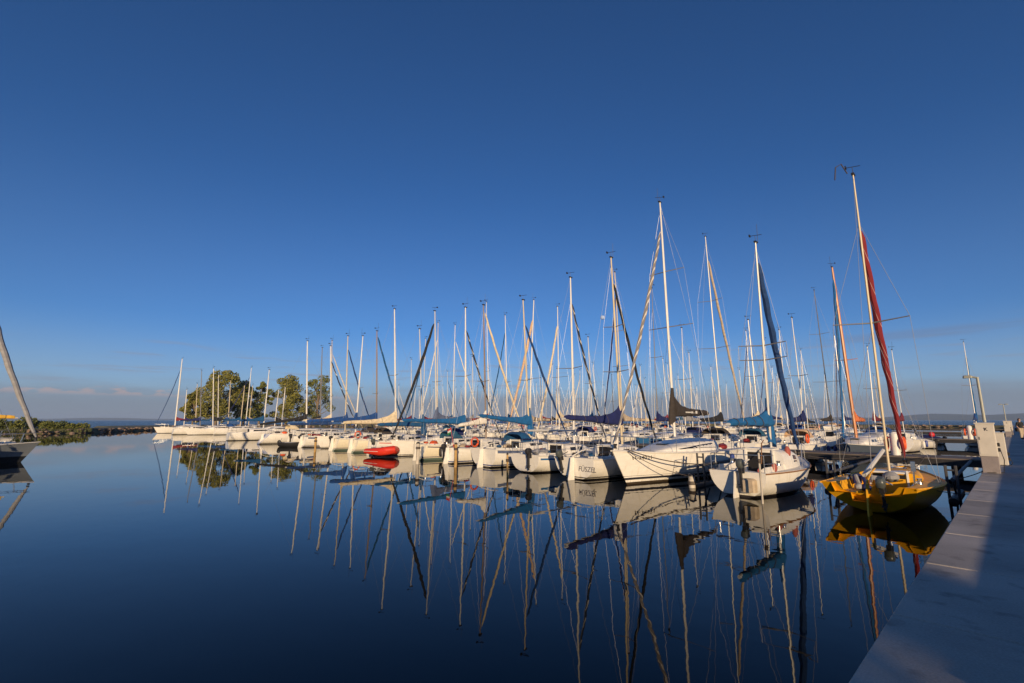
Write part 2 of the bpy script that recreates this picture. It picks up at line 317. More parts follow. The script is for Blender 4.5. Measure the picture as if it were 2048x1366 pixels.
# ------------------------------------------------------------ the boats
class Hull:
    def __init__(s, L, B, fs, fm, fb, ws=0.72, tm=0.42, rb=0.5, rs=0.0, zk=-0.3, zks=-0.02, e0=0.36, e1=0.8, p=2.1, sp=2.5, sq=2.3, notch=0.0):
        s.sp, s.sq, s.notch = sp, sq, notch
        s.L, s.B, s.fs, s.fm, s.fb, s.ws, s.tm, s.rb, s.rs, s.k, s.ks, s.e0, s.e1, s.p = L, B, fs, fm, fb, ws, tm, rb, rs, zk, zks, e0, e1, p
    def hb(s, t):
        if t < s.tm: return s.B / 2 * (s.ws + (1 - s.ws) * math.sin(PI / 2 * t / s.tm))
        return s.B / 2 * max(0.012, 1 - ((t - s.tm) / (1 - s.tm)) ** s.p)
    def zs(s, t):
        if t < 0.45: return s.fm + (s.fs - s.fm) * ((0.45 - t) / 0.45) ** 2
        return s.fm + (s.fb - s.fm) * ((t - 0.45) / 0.55) ** 2
    def zk(s, t):
        if t < 0.4: return lerp(s.ks, s.k, math.sin(PI / 2 * t / 0.4))
        return s.k * (1 - ((t - 0.4) / 0.6) ** 6 * 0.35)
    def pt(s, t, u, side, out=0.0):
        zs, zk = s.zs(t), s.zk(t); zz = zk + (zs - zk) * u
        k = max(0, (t - 0.45) / 0.55) ** 1.3; uu = min(1, max(0, u))
        full = (1 - (1 - uu) ** s.sp) ** (1 / s.sq)
        w = s.hb(t) * lerp(full, uu ** s.e1, k) + out
        q = max(-0.2, zz / zs)
        return (side * w, s.yy(t, q), zz)
    def yy(s, t, q): return t * (s.L - s.rb) + s.rb * q * t ** 5 - s.rs * q * (1 - t) ** 6
    def uz(s, t, z): return (z - s.zk(t)) / (s.zs(t) - s.zk(t))
    def sheer(s, t, dx=0.0, dz=0.0, side=1): 
        p = s.pt(t, 1, side); return (p[0] + side * dx, p[1], p[2] + dz)
    def build(s, nt=22, nu=9):
        mb = MB(); rings = []
        us = [(i / (nu - 1)) ** 1.6 for i in range(nu)]
        for i in range(nt + 1):
            t = i / nt
            rings.append([s.pt(t, u, -1) for u in reversed(us)] + [s.pt(t, u, 1) for u in us[1:]])
        mb.loft(rings, closed=False); n = len(rings[0])
        r0 = rings[0]
        if not s.notch: mb.add(r0, [tuple(range(n))])
        else:      # transom cut down in the middle between two corner horns
            a, b = Vector(r0[0]), Vector(r0[-1]); top = [b.lerp(a, f) + Vector((0, 0.02 * (d > 0), -d)) for f, d in ((0.17, 0), (0.24, s.notch * 0.75), (0.36, s.notch), (0.64, s.notch), (0.76, s.notch * 0.75), (0.83, 0))]
            mb.add(list(r0) + [tuple(p) for p in top], [tuple(range(n + len(top)))])
        return mb
    def deck(s, c0, c1, cw, depth, camber=0.04, coam=0.1, nt=26, open_stern=False):
        """deck with a sunken cockpit between t = c0 and c1"""
        mb = MB(); rings = []; ts = sorted([i / nt for i in range(nt + 1)] + [c0 - 1e-4, c0, c1, c1 + 1e-4]); ts = [t for t in ts if 0 <= t <= 1]
        for t in ts:
            b = max(0.005, s.hb(t) - 0.02); zd = s.zs(t) - 0.03; y = s.yy(t, 1); inc = c0 <= t <= c1
            c = min(cw * s.B / 2, b * 0.86); cr = camber * b
            if inc: zf = zd - depth; zc = zd + coam; row = [(-b, zd), (-c - 0.09, zd + cr * 0.4), (-c - 0.05, zc), (-c, zc), (-c * 0.9, zf + depth * 0.5), (-c * 0.45, zf + depth * 0.5), (-c * 0.42, zf), (c * 0.42, zf), (c * 0.45, zf + depth * 0.5), (c * 0.9, zf + depth * 0.5), (c, zc), (c + 0.05, zc), (c + 0.09, zd + cr * 0.4), (b, zd)]
            else:
                row = [(-b + 2 * b * k / 13, zd + cr * (1 - ((k - 6.5) / 6.5) ** 2)) for k in range(14)]
            rings.append([(x, y, z_) for x, z_ in row])
        mb.loft(rings, closed=False)
        return mb

def cabin_mesh(H, t0, t1, wf, h, n=14, front=0.45, wmax=None):
    """coachroof from t0 (aft bulkhead) to t1 (nose); returns mesh + a function giving points on its side"""
    mb = MB(); rings = []
    def sect(t):
        q = (t - t0) / (t1 - t0); b = min(H.hb(t) * wf, (wmax or 99)); hh = h * (1 if q < front else max(0.02, 1 - ((q - front) / (1 - front)) ** 1.7))
        b *= (1 if q < 0.6 else 1 - 0.25 * ((q - 0.6) / 0.4) ** 2)
        z0 = H.zs(t) - 0.05; y = H.yy(t, 1)
        return b, hh, z0, y
    for i in range(n + 1):
        t = lerp(t0, t1, i / n); b, hh, z0, y = sect(t)
        prof = [(1, 0), (0.97, 0.45), (0.9, 0.8), (0.78, 0.95), (0.4, 1.04), (0, 1.08)]
        prof = prof + [(-x, z_) for x, z_ in reversed(prof[:-1])]
        rings.append([(x * b, y, z0 + (hh + 0.05) * z_) for x, z_ in prof])
    mb.loft(rings, closed=False); mb.add(rings[0], [tuple(range(len(rings[0])))])
    def side(q, v, sd, out=0.006):
        b, hh, z0, y = sect(lerp(t0, t1, q)); x = lerp(1.0, 0.97, v / 0.45) if v < 0.45 else lerp(0.97, 0.9, (v - 0.45) / 0.35)
        return (sd * (x * b + out), y, z0 + (hh + 0.05) * v)
    return mb, side, sect

def window_mesh(side, q0, q1, v0, v1, sd, n=6, slant=0.0, taper=0.0):
    mb = MB(); a, b = [], []
    for i in range(n + 1):
        f = i / n; k = taper * (f if taper > 0 else (1 - f)) if taper else 0
        k = abs(k); vm = (v0 + v1) / 2; 
        a.append(side(lerp(q0, q1, f), lerp(v0, vm, k * 0.9), sd)); b.append(side(lerp(q0 + slant, q1 + slant * 0.3, f), lerp(v1, vm, k * 0.9), sd))
    mb.loft([a, b], closed=False); return mb

def cover_mesh(ym, ye, zm, ze, fold=0.34, peak=0.55, front=0.0, wid=0.13, seed=0, sag=0.0, xm=0.0, collar_up=0.5):
    """sail cover along the boom from the mast (ym,zm) to the boom end (ye,ze)"""
    rr = random.Random(seed); rings = []; n = 16; sg = 1 if ye > ym else -1
    pk = 6.0
    for i in range(n + 1):
        q = i / n; y = lerp(ym, ye, q); zb = lerp(zm, ze, q) - sag * math.sin(PI * q)
        th = fold * (1 - 0.55 * q) + peak * math.exp(-q * pk); w = wid * (1 - 0.35 * q) * (1 + 0.2 * rr.uniform(-1, 1)); dn = 0.10 + 0.03 * rr.random()
        if i == n: th *= 0.7; w *= 0.7
        th *= 1 + 0.08 * rr.uniform(-1, 1)
        ring = []
        for k in range(10):
            a = 2 * PI * k / 10; cx, cz = math.cos(a), math.sin(a)
            hz = (th if cz > 0 else dn) * cz
            ww = w * (1 if cz < 0.3 else 1 - 0.6 * (cz - 0.3)) * (1 + 0.1 * rr.uniform(-1, 1))
            ring.append((xm + cx * ww, y, zb + hz))
        rings.append(ring)
    mb = MB(); mb.loft(rings, caps=True)
    if front:
        # wrap around the mast, hanging down in front of it
        c = MB(); rs = []
        for i in range(8):
            q = i / 7; zz = lerp(zm + peak + fold + collar_up * 0.6, zm - front, q); r = lerp(0.09, 0.19, min(1, q * 1.6)); off = -sg * (0.02 + 0.17 * q) 
            rs.append([(xm + math.cos(a) * r * 0.62 * (1 + 0.1 * rr.uniform(-1, 1)), ym + off + math.sin(a) * r * (1 + 0.6 * q), zz + (0.12 * math.sin(a) * q * sg)) for a in [2 * PI * k / 10 for k in range(10)]])
        mb.loft(rs, caps=True)
    return mb

def outboard(parent, x, y, z, mcowl, tilt=0.0, s=1.0):
    o = bpy.data.objects.new('outboard_motor', None); C.objects.link(o); o.parent = parent; o.location = (x, y, z); o.rotation_euler = (tilt, 0, 0); o.scale = (s * 0.8, s * 0.8, s * 0.74)
    mb = MB(); rings = []
    for zz, a, b in ((0.05, 0.09, 0.13), (0.12, 0.13, 0.2), (0.28, 0.14, 0.22), (0.38, 0.125, 0.19), (0.44, 0.08, 0.12)):
        rings.append([(a * math.copysign(abs(math.cos(t)) ** 0.6, math.cos(t)), -0.16 + b * math.copysign(abs(math.sin(t)) ** 0.6, math.sin(t)), zz) for t in [2 * PI * k / 14 for k in range(14)]])
    mb.loft(rings, caps=True); obj('cowl', mb, mcowl, o)
    mb = MB(); mb.box((0, -0.16, -0.05), (0.14, 0.2, 0.2)); mb.box((0, -0.17, -0.4), (0.07, 0.15, 0.6)); mb.box((0, -0.17, -0.66), (0.15, 0.3, 0.02)); mb.tube([(0, -0.3, -0.75), (0, -0.05, -0.75)], [0.05, 0.035], 8); mb.box((0, -0.15, -0.86), (0.015, 0.12, 0.16))
    mb.box((0, -0.01, -0.06), (0.18, 0.06, 0.26)); mb.tube([(0.05, 0.0, 0.12), (0.1, 0.45, 0.16)], 0.02, 6); obj('drive_leg', mb, M['black'], o)
    return o

def capsule(mb, p, r, h, mi=0):
    rings = []
    for zz, k in ((-h / 2, 0.25), (-h / 2 + r * 0.4, 0.8), (-h / 2 + r, 1), (h / 2 - r, 1), (h / 2 - r * 0.4, 0.8), (h / 2, 0.25)):
        rings.append([(p[0] + r * k * math.cos(a), p[1] + r * k * math.sin(a), p[2] + zz) for a in [2 * PI * q / 8 for q in range(8)]])
    mb.loft(rings, caps=True, mi=mi)

def make_boat(name, X, Y, dr, S, lod=2):
    """S: dict of the boat's own features; X,Y = stern (dr=1, stern to us) or bow (dr=-1, bow to us) end nearest the fairway"""
    H = Hull(S.get('L', 7), S.get('B', 2.4), S.get('fs', 0.85), S.get('fm', 0.8), S.get('fb', 1.05), S.get('ws', 0.72), S.get('tm', 0.42), S.get('rb', 0.7), S.get('rs', -0.15), e0=S.get('e0', 0.34), zks=S.get('ks', -0.04), p=S.get('p', 2.1), e1=S.get('e1', 0.8), sp=S.get('sp', 2.5), sq=S.get('sq', 2.3), notch=S.get('notch', 0.0))
    L, B = H.L, H.B
    root = empty(name, (X, Y if dr > 0 else Y + L, 0), 0 if dr > 0 else PI)
    sd = S.get('seed', 1); rr = random.Random(sd)
    hull = obj('hull', H.build(22 if lod > 0 else 14, 9 if lod > 0 else 6), M[S.get('hull', 'hull_white')], root, 50)
    c0, c1 = S.get('cock', (0.06, 0.36)); cab = S.get('cabin', (0.36, 0.74)); ch = S.get('ch', 0.42); cwf = S.get('cwf', 0.66)
    obj('deck', H.deck(c0, c1, S.get('cw', 0.52), S.get('cdepth', 0.38), coam=S.get('coam', 0.1), nt=26 if lod else 12), M[S.get('deck', 'deck_white')], root, 30)
    # rub rail along the sheer
    if lod > 0:
        rail = S.get('rail', 'deck_white')
        for s_ in (-1, 1):
            mb = MB(); mb.tube([H.sheer(i / 24, 0.008, -0.03 - S.get('raildz', 0), s_) for i in range(25)], S.get('railr', 0.022), 5); obj('rub_rail', mb, M[rail], root)
    if S.get('band'):                                  # painted sheer band as a strip just proud of the topsides
        for s_ in (-1, 1):
            mb = MB(); z0, z1, bc = S['band']; a, b = [], []
            for i in range(20):
                t = 0.02 + 0.96 * i / 19; zz = H.zs(t)
                a.append(H.pt(t, H.uz(t, zz - z0), s_, 0.006)); b.append(H.pt(t, H.uz(t, zz - z1), s_, 0.006))
            mb.loft([a, b], closed=False); obj('sheer_band', mb, M[bc] if bc in M else CL[bc], root)
    if ch > 0:
        cm, side, sect = cabin_mesh(H, cab[0], cab[1], cwf, ch, front=S.get('cfront', 0.45), n=14 if lod else 8)
        cabin = obj('cabin', cm, M[S.get('cabmat', 'cabin_white')], root, 40)
        for (q0, q1, v0, v1, sl_, tp) in S.get('wins', [(0.14, 0.32, 0.42, 0.74, 0, 0), (0.38, 0.54, 0.44, 0.74, 0, 0)]):
            for s_ in (-1, 1): obj('window', window_mesh(side, q0, q1, v0, v1, s_, 8, sl_, tp), M['glass'], root)
        b, hh, z0, y = sect(cab[0])
        if S.get('comp', True):
            cwid = S.get('compw', 0.34); mb = MB(); zt = z0 + hh * S.get('compt', 1.0)
            lean = S.get('complean', 0.0)
            zb = z0 - 0.22
            mb.add([(-cwid, y - 0.02 - lean, zb), (cwid, y - 0.02 - lean, zb), (cwid * 0.92, y - 0.02, zt), (-cwid * 0.92, y - 0.02, zt), (-cwid, y - 0.004, zb), (cwid, y - 0.004, zb), (cwid * 0.92, y - 0.004, zt), (-cwid * 0.92, y - 0.004, zt)], [(0, 1, 2, 3), (7, 6, 5, 4), (0, 4, 5, 1), (1, 5, 6, 2), (2, 6, 7, 3), (3, 7, 4, 0)])
            obj('companionway', mb, M['dark'], root, 0)
            if lod > 0:
                mb = MB(); mb.box((0, y + 0.32, z0 + hh * 1.09 + 0.03), (cwid * 2.2, 0.7, 0.05)); mb.box((-cwid - 0.05, y - 0.03, z0 + hh * 0.4), (0.05, 0.05, hh + 0.3)); mb.box((cwid + 0.05, y - 0.03, z0 + hh * 0.4), (0.05, 0.05, hh + 0.3)); obj('sliding_hatch', mb, M[S.get('hatchmat', 'cabin_white')], root, 0)
                mb = MB(); mb.bbox((0, H.yy(lerp(cab[0], cab[1], 0.72), 1), sect(lerp(cab[0], cab[1], 0.72))[2] + sect(lerp(cab[0], cab[1], 0.72))[1] * 1.05 + 0.05), (0.45, 0.45, 0.07), 0.02); obj('fore_hatch', mb, M['glass'], root, 0)
    # ---- spar plan; mast given in boat coordinates
    my, mtx, mty, mtz = S['mast']; mz = S.get('mz', H.zs(my / L) + (ch * 0.95 if ch > 0 else 0.0)); mm = M[S.get('mcol', 'alu')]; r0 = S.get('mr', 0.065) * 0.84
    mast = None
    Mb = Vector((0, my, mz)); Mt = Vector((mtx, mty, mtz)); 
    def on(f): return Mb.lerp(Mt, f)
    mb = MB(); mb.tube([on(0), on(0.5), on(0.8), on(1)], [r0, r0, r0 * 0.85, r0 * 0.6], 8, flat=0.75); mast = obj('mast', mb, mm, root)
    top = on(1)
    mb = MB(); mb.tube([top, top + Vector((0, 0, 0.28))], 0.008, 4); mb.tube([top + Vector((-0.16, -0.1, 0.27)), top + Vector((0.2, 0.12, 0.3))], 0.011, 4); mb.box(top + Vector((-0.16, -0.1, 0.28)), (0.03, 0.12, 0.09)); mb.box(top + Vector((0, 0.02, 0.02)), (0.08, 0.22, 0.06))
    if S.get('vhf', rr.random() < 0.5): mb.tube([top + Vector((0.05, 0.1, 0)), top + Vector((0.06, 0.1, 0.75))], 0.007, 4)
    obj('masthead_fitting', mb, M['black'], mast)
    sp = S.get('spread', [0.5]); tips = []
    mb = MB()
    for f in sp:
        c = on(f); w = S.get('spw', 0.62) * (1 if f < 0.6 else 0.8)
        for s_ in (-1, 1):
            tip = c + Vector((s_ * w, -0.22 * w, 0.05)); tips.append((f, s_, tip)); mb.tube([c, tip], [0.026, 0.017], 5)
    if sp: obj('spreader', mb, M['alu_grey' if S.get('mcol') != 'alu_wood' else 'alu_wood'], mast)
    wr = 0.0055 if lod > 1 else 0.006
    mb = MB(); fs_top = on(S.get('gtop', 0.86)); bow = Vector(H.sheer(0.985)); bow.x = 0; bow.z += 0.04
    if lod > 0:
        for s_ in (-1, 1):
            chain = Vector(H.sheer(my / L - 0.02, -0.08, 0, s_)); pts = [chain] + [t_[2] for t_ in tips if t_[1] == s_] + [on(0.97 if len(sp) > 1 else S.get('gtop', 0.86))]
            mb.tube(pts, wr, 4); 
            chain2 = Vector(H.sheer(my / L - 0.06, -0.08, 0, s_)); mb.tube([chain2, on(sp[0] - 0.02) if sp else on(0.5)], wr, 4)
        mb.tube([Vector((0, 0.12 + L * 0.01, H.zs(0))), on(0.995)], wr, 4)
        mb.tube([bow, fs_top], wr, 4)
        obj('rigging', mb, M['wire'], mast)
    else:
        mb.tube([bow, fs_top], 0.008, 3)
        for s_ in (-1, 1): mb.tube([Vector(H.sheer(my / L, -0.08, 0, s_))] + [t_[2] for t_ in tips if t_[1] == s_][:1] + [on(0.97)], 0.007, 3)
        obj('rigging', mb, M['wire'], mast)
    # boom and cover
    bz = S.get('bz', mz + 0.75); be = S.get('be', (max(0.5, my - L * 0.42), bz + 0.05)); 
    if S.get('boom', True):
        mb = MB(); mb.tube([(0, my - 0.07, bz - 0.06), (0, be[0], be[1] - 0.06)], 0.05, 7); obj('boom', mb, M[S.get('bcol', 'alu')], root)
    if S.get('cover'):
        obj('sail_cover', cover_mesh(my - 0.03, be[0] + 0.15, bz, be[1], S.get('fold', 0.26), S.get('peak', 0.5), S.get('front', 0.0), S.get('cwid', 0.15), sd, S.get('sag', 0.0)), CL[S['cover']], root, 40)
        if lod > 0:
            for f in (0.3, 0.5, 0.7, 0.88):
                y_ = lerp(my - 0.03, be[0] + 0.15, f); zc = lerp(bz, be[1], f) - S.get('sag', 0.0) * math.sin(PI * f); th = S.get('fold', 0.26) * (1 - 0.55 * f) + S.get('peak', 0.5) * math.exp(-f * 6); w_ = S.get('cwid', 0.15) * (1 - 0.35 * f)
                tie = MB(); pr = [(math.cos(a) * w_ * 1.06 * (1 if math.sin(a) < 0.3 else 1 - 0.55 * (math.sin(a) - 0.3)), y_ + 0.02 * math.cos(a), zc + (th * 1.03 if math.sin(a) > 0 else 0.125) * math.sin(a)) for a in [2 * PI * k / 14 for k in range(15)]]
                tie.tube(pr, 0.012, 4); obj('sail_tie', tie, M['rope'], root)
    if S.get('genoa'):
        gr = S.get('gr', 0.075) * S.get('gk', 0.72); p0 = bow + Vector((0, -0.05, 0.25)); mb = MB(); n = 34 if lod > 0 else 14; pts, rs = [], []
        g1 = S.get('gend', 0.97)
        for i in range(n + 1):
            q = i / n; p = p0.lerp(fs_top, q * g1); p.y -= (0.05 + 0.012 * L) * math.sin(PI * q); p.x += 0.012 * math.sin(q * 40); p.y += 0.012 * math.cos(q * 40); pts.append(p)
            rs.append(gr * (0.35 + 0.75 * math.sin(PI * min(1, 0.16 + 0.78 * (1 - q) ** 0.8)) ** 0.7) * (1 + (0.12 + 0.10 * math.sin(q * 37 + sd)) * rr.uniform(0.2, 1) - 0.05))
        rs[0] *= 0.5; rs[-1] *= 0.4
        mb.tube(pts, rs, 8); obj('furled_jib', mb, CL[S['genoa']], root)
        mb = MB(); mb.tube([bow + Vector((0, -0.03, 0.02)), bow + Vector((0, -0.035, 0.1)), bow + Vector((0, -0.05, 0.2))], [0.08, 0.05, 0.08], 8); obj('furler_drum', mb, M['black'], root)
    # rails
    if S.get('rails', True):
        mb = MB(); rw = 0.013 if lod > 0 else 0.016; hh = 0.55
        for s_ in (-1, 1):
            a = [Vector(H.sheer(t, -0.06, 0, s_)) for t in (0.86, 0.93)]; nose = Vector((0, H.yy(0.99, 1) + 0.02, H.zs(1) + hh))
            mb.tube([a[0], a[0] + Vector((0, 0, hh)), a[1] + Vector((0, 0.1, hh)), nose], rw, 5); mb.tube([a[1], a[1] + Vector((0, 0.1, hh))], rw, 5)
        obj('pulpit', mb, M['steel'], root)
        if S.get('pushpit', True):
            mb = MB(); 
            for s_ in (-1, 1):
                a = [Vector(H.sheer(t, -0.06, 0, s_)) for t in (0.01, 0.1)]
                mb.tube([a[1], a[1] + Vector((0, 0, hh)), a[0] + Vector((0, 0.02, hh)), a[0] + Vector((-a[0].x + s_ * 0.0, -0.02, hh)) ], rw, 5); mb.tube([a[0], a[0] + Vector((0, 0.02, hh))], rw, 5); mb.tube([a[1] + Vector((0, 0, hh * 0.5)), a[0] + Vector((0, 0, hh * 0.5))], rw * 0.8, 4)
            obj('pushpit', mb, M['steel'], root)
        if lod > 0 and S.get('lines', True):
            mb = MB()
            for s_ in (-1, 1):
                ps = [Vector(H.sheer(t, -0.06, hh, s_)) for t in (0.1, 0.27, 0.44, 0.6, 0.74, 0.86)]; mb.tube(ps, 0.005, 4); mb.tube([p - Vector((0, 0, hh * 0.5)) for p in ps], 0.005, 4)
                for p in ps[1:-1]: mb.tube([p - Vector((0, 0, hh)), p], 0.011, 5)
            obj('lifelines', mb, M['steel'], root)
    if S.get('hood'):
        y = H.yy(cab[0], 1); zt = H.zs(cab[0]) + ch; w = min(H.hb(cab[0]) * cwf, 1.1) * 0.9; rings = []
        for i in range(7):
            q = i / 6; hh = [0.05, 0.3, 0.46, 0.54, 0.55, 0.53, 0.42][i] * S.get('hoodh', 1); yy_ = y + 0.75 - 1.0 * q
            rings.append([(w * math.copysign(abs(math.cos(a)) ** 0.5, math.cos(a)), yy_, zt - 0.06 + hh * math.sin(a) ** 0.7) for a in [PI * k / 10 for k in range(11)]])
        mb = MB(); mb.loft(rings, closed=False); hd = obj('sprayhood', mb, CL[S['hood']], root, 60)
        mb = MB(); wv = [rings[1][k] for k in (3, 5, 7)]; wv2 = [rings[2][k] for k in (3, 5, 7)]
        off = Vector((0, 0.012, 0.012)); mb.loft([[Vector(p) + off for p in wv], [Vector(p) + off for p in wv2]], closed=False); obj('hood_window', mb, M['glass'], hd, 0)
    if S.get('outb'):
        ox, kind_, tl = S['outb']; outboard(root, ox, H.yy(0, 1) - 0.03, H.zs(0) - S.get('outz', 0.12), M[kind_], tl, S.get('outs', 1.0))
    if S.get('rudder', lod > 0 and dr > 0):
        mb = MB(); yt = H.yy(0, 0.6); rings = [[(-0.025, yt - 0.02, zz), (0.025, yt - 0.02, zz), (0.018, yt - w_, zz - 0.02), (-0.018, yt - w_, zz - 0.02)] for zz, w_ in ((-0.25, 0.42), (0.1, 0.4), (0.45, 0.3), (H.zs(0) + 0.03, 0.22))]
        mb.loft(rings, caps=True); mb.tube([(0, yt - 0.12, H.zs(0) + 0.05), (0, yt + 0.5, H.zs(0) + 0.25), (0, yt + 1.1, H.zs(0) + 0.32)], 0.025, 6); obj('rudder', mb, M[S.get('rudmat', 'cabin_white')], root)
    if lod > 0:
        # deck gear: winches, cleats, coiled ropes and bags in the cockpit
        for s_ in (-1, 1):
            mb = MB(); y = lerp(H.yy(c0, 1), H.yy(c1, 1), 0.7); x = s_ * (min(S.get('cw', 0.52) * B / 2, H.hb(c1) * .86) + 0.04); zz = H.zs(c1) + S.get('coam', 0.1) - 0.03
            mb.tube([(x, y, zz), (x, y, zz + 0.1), (x, y, zz + 0.16)], [0.075, 0.05, 0.07], 10)
            obj('winch', mb, M['steel'], root)
        for k in range(S.get('clutter', 3)):
            t = rr.uniform(c0 + 0.03, c1 - 0.02); x = rr.uniform(-0.42, 0.42) * B * 0.7; mb = MB()
            col = rr.choice([CL['white'], CL['blue'], CL['red'], M['rope'], CL['grey'], M['orange'], CL['tan'], CL['navy']])
            if rr.random() < 0.5:
                for q in range(3): mb.torus((x, H.yy(t, 1), H.zs(t) + 0.08 + q * 0.035), 0.14 - q * 0.01, 0.02, 'Z', 14, 5)
                obj('rope_coil', mb, col, root)
            else:
                mb.ball((x, H.yy(t, 1), H.zs(t) + 0.1), (0.22, 0.3, 0.16), 9, 5); obj('sail_bag', mb, col, root)
    for (t, s_, kind_) in S.get('fenders', []):
        mb = MB(); p = H.pt(t, 1, s_, 0.09); capsule(mb, (p[0], p[1], p[2] - 0.42), 0.1, 0.55); mb.tube([(p[0] - s_ * 0.1, p[1], p[2] + 0.02), (p[0], p[1], p[2] - 0.15)], 0.008, 4); obj('fender', mb, M[kind_], root)
    if S.get('ring'):
        t, s_ = S['ring']; p = H.sheer(t, -0.02, 0.38, s_); mb = MB(); mb.torus(p, 0.25, 0.055, 'X' if t > 0.03 else 'Y'); obj('lifebuoy', mb, M['orange'], root)
    if S.get('flag'):
        mb = MB(); y = H.yy(0, 1) + 0.05; zz = H.zs(0); mb.tube([(0.3, y, zz), (0.3, y - 0.25, zz + 1.2)], 0.012, 5)
        for i, c_ in enumerate((0, 1, 2)): mb.add([(0.3, y - 0.24, zz + 1.15 - i * 0.11), (0.3, y - 0.23, zz + 1.04 - i * 0.11), (0.36, y - 0.5, zz + 0.94 - i * 0.11), (0.37, y - 0.52, zz + 1.05 - i * 0.11)], [(0, 1, 2, 3)], c_)
        obj('flag', mb, [M['flag_red'], M['flag_white'], M['flag_green']], root, 0)
    return root, H

BOATS = 'sailing boats moored along the jetties'
def boat(X, Y, dr, mast_world, label, lod=2, name='sailing_boat', **S):
    """mast_world: (foot Y, top X, top Y, top Z)"""
    L = S.get('L', 7); fy, tx, ty, tz = mast_world
    if dr > 0: S['mast'] = (fy - Y, tx - X, ty - Y, tz)
    else: S['mast'] = (Y + L - fy, X - tx, Y + L - ty, tz)
    r, H = make_boat(name, X, Y, dr, S, lod)
    tag(r, label, 'sailing boat', BOATS)
    return r, H

# ------------------------------------------------------------ setting: water, pier, jetties, breakwater, hills
def water_mat(name, body, ripple, chop, rough):
    m = bpy.data.materials.new(name); m.use_nodes = True; nt = m.node_tree; L = nt.links; b = nt.nodes['Principled BSDF']
    b.inputs['Base Color'].default_value = (*body, 1); b.inputs['Roughness'].default_value = rough; b.inputs['IOR'].default_value = 1.26
    tc = nt.nodes.new('ShaderNodeTexCoord')
    def noise(s, d, sx, sy, rot):
        mp = nt.nodes.new('ShaderNodeMapping'); mp.inputs['Scale'].default_value = (sx, sy, 1); mp.inputs['Rotation'].default_value = (0, 0, rot); L.new(tc.outputs['Object'], mp.inputs['Vector'])
        n = nt.nodes.new('ShaderNodeTexNoise'); n.inputs['Scale'].default_value = s; n.inputs['Detail'].default_value = d; L.new(mp.outputs[0], n.inputs['Vector']); return n.outputs['Fac']
    a = nt.nodes.new('ShaderNodeMath'); a.operation = 'MULTIPLY_ADD'; L.new(noise(0.9, 2, 1, 1.7, 0.5), a.inputs[0]); a.inputs[1].default_value = 1.0
    k = nt.nodes.new('ShaderNodeMath'); k.operation = 'MULTIPLY'; L.new(noise(3.3, 2, 1, 1.5, 1.1), k.inputs[0]); k.inputs[1].default_value = chop; L.new(k.outputs[0], a.inputs[2])
    bp = nt.nodes.new('ShaderNodeBump'); bp.inputs['Strength'].default_value = 1.0; bp.inputs['Distance'].default_value = ripple
    pr = nt.nodes.new('ShaderNodeMapRange'); L.new(noise(0.045, 3, 1, 1.6, 0.9), pr.inputs['Value'])   # calm and breezy patches
    for k_, x_ in zip(('From Min', 'From Max', 'To Min', 'To Max'), (0.38, 0.66, 0.35, 1.25)): pr.inputs[k_].default_value = x_
    h_ = nt.nodes.new('ShaderNodeMath'); h_.operation = 'MULTIPLY'; L.new(a.outputs[0], h_.inputs[0]); L.new(pr.outputs['Result'], h_.inputs[1])
    L.new(h_.outputs[0], bp.inputs['Height']); L.new(bp.outputs[0], b.inputs['Normal'])
    return m
SHORE = [(-150, -120), (-128, -60), (-125, -30), (-122, 2), (-143, 14), (-162, 22), (-172, 40), (-178, 75), (-176, 120), (-150, 185), (-90, 214), (-40, 216), (-2, 212)]
mb = MB(); ring = SHORE + [(9, 212), (9, -120)]
mb.add([(x, y, 0) for x, y in ring], [tuple(range(len(ring)))][:0] + [tuple(reversed(range(len(ring))))])
mb.f[-1] = tuple(reversed(mb.f[-1])) if False else mb.f[-1]
tag(obj('water', mb, water_mat('harbour_water', (0.0003, 0.0007, 0.001), 0.0032, 0.09, 0.012), smooth=0), kind='structure')
mb = MB(); n = 64
inner = [(300 * math.cos(2 * PI * i / n) - 60, 300 * math.sin(2 * PI * i / n) + 50) for i in range(n)]; outer = [(9000 * math.cos(2 * PI * i / n), 9000 * math.sin(2 * PI * i / n)) for i in range(n)]
mb.add([(-60, 50, -0.06)] + [(x, y, -0.06) for x, y in inner] + [(x, y, -0.06) for x, y in outer], [(0, 1 + i, 1 + (i + 1) % n) for i in range(n)] + [(1 + i, 1 + n + i, 1 + n + (i + 1) % n, 1 + (i + 1) % n) for i in range(n)])
tag(obj('lake', mb, water_mat('open_water', (0.006, 0.020, 0.045), 0.6, 0.5, 0.22), smooth=0), kind='structure')

# the pier we stand on: separate concrete slabs with open joints, and a low wall along its far side
mb = MB(); ZP = 0.9; y = -13.51; SL = 2.08
while y < 205:
    mb.bbox((0.42, y + SL / 2, ZP - 0.11), (2.66, SL - 0.022, 0.22), 0.012); y += SL
mb.box((0.48, 96, 0.2), (2.45, 222, 0.96))
mb.box((1.93, 110, 0.71), (0.34, 215, 1.345))
tag(obj('pier', mb, M['concrete'], smooth=0), kind='structure')

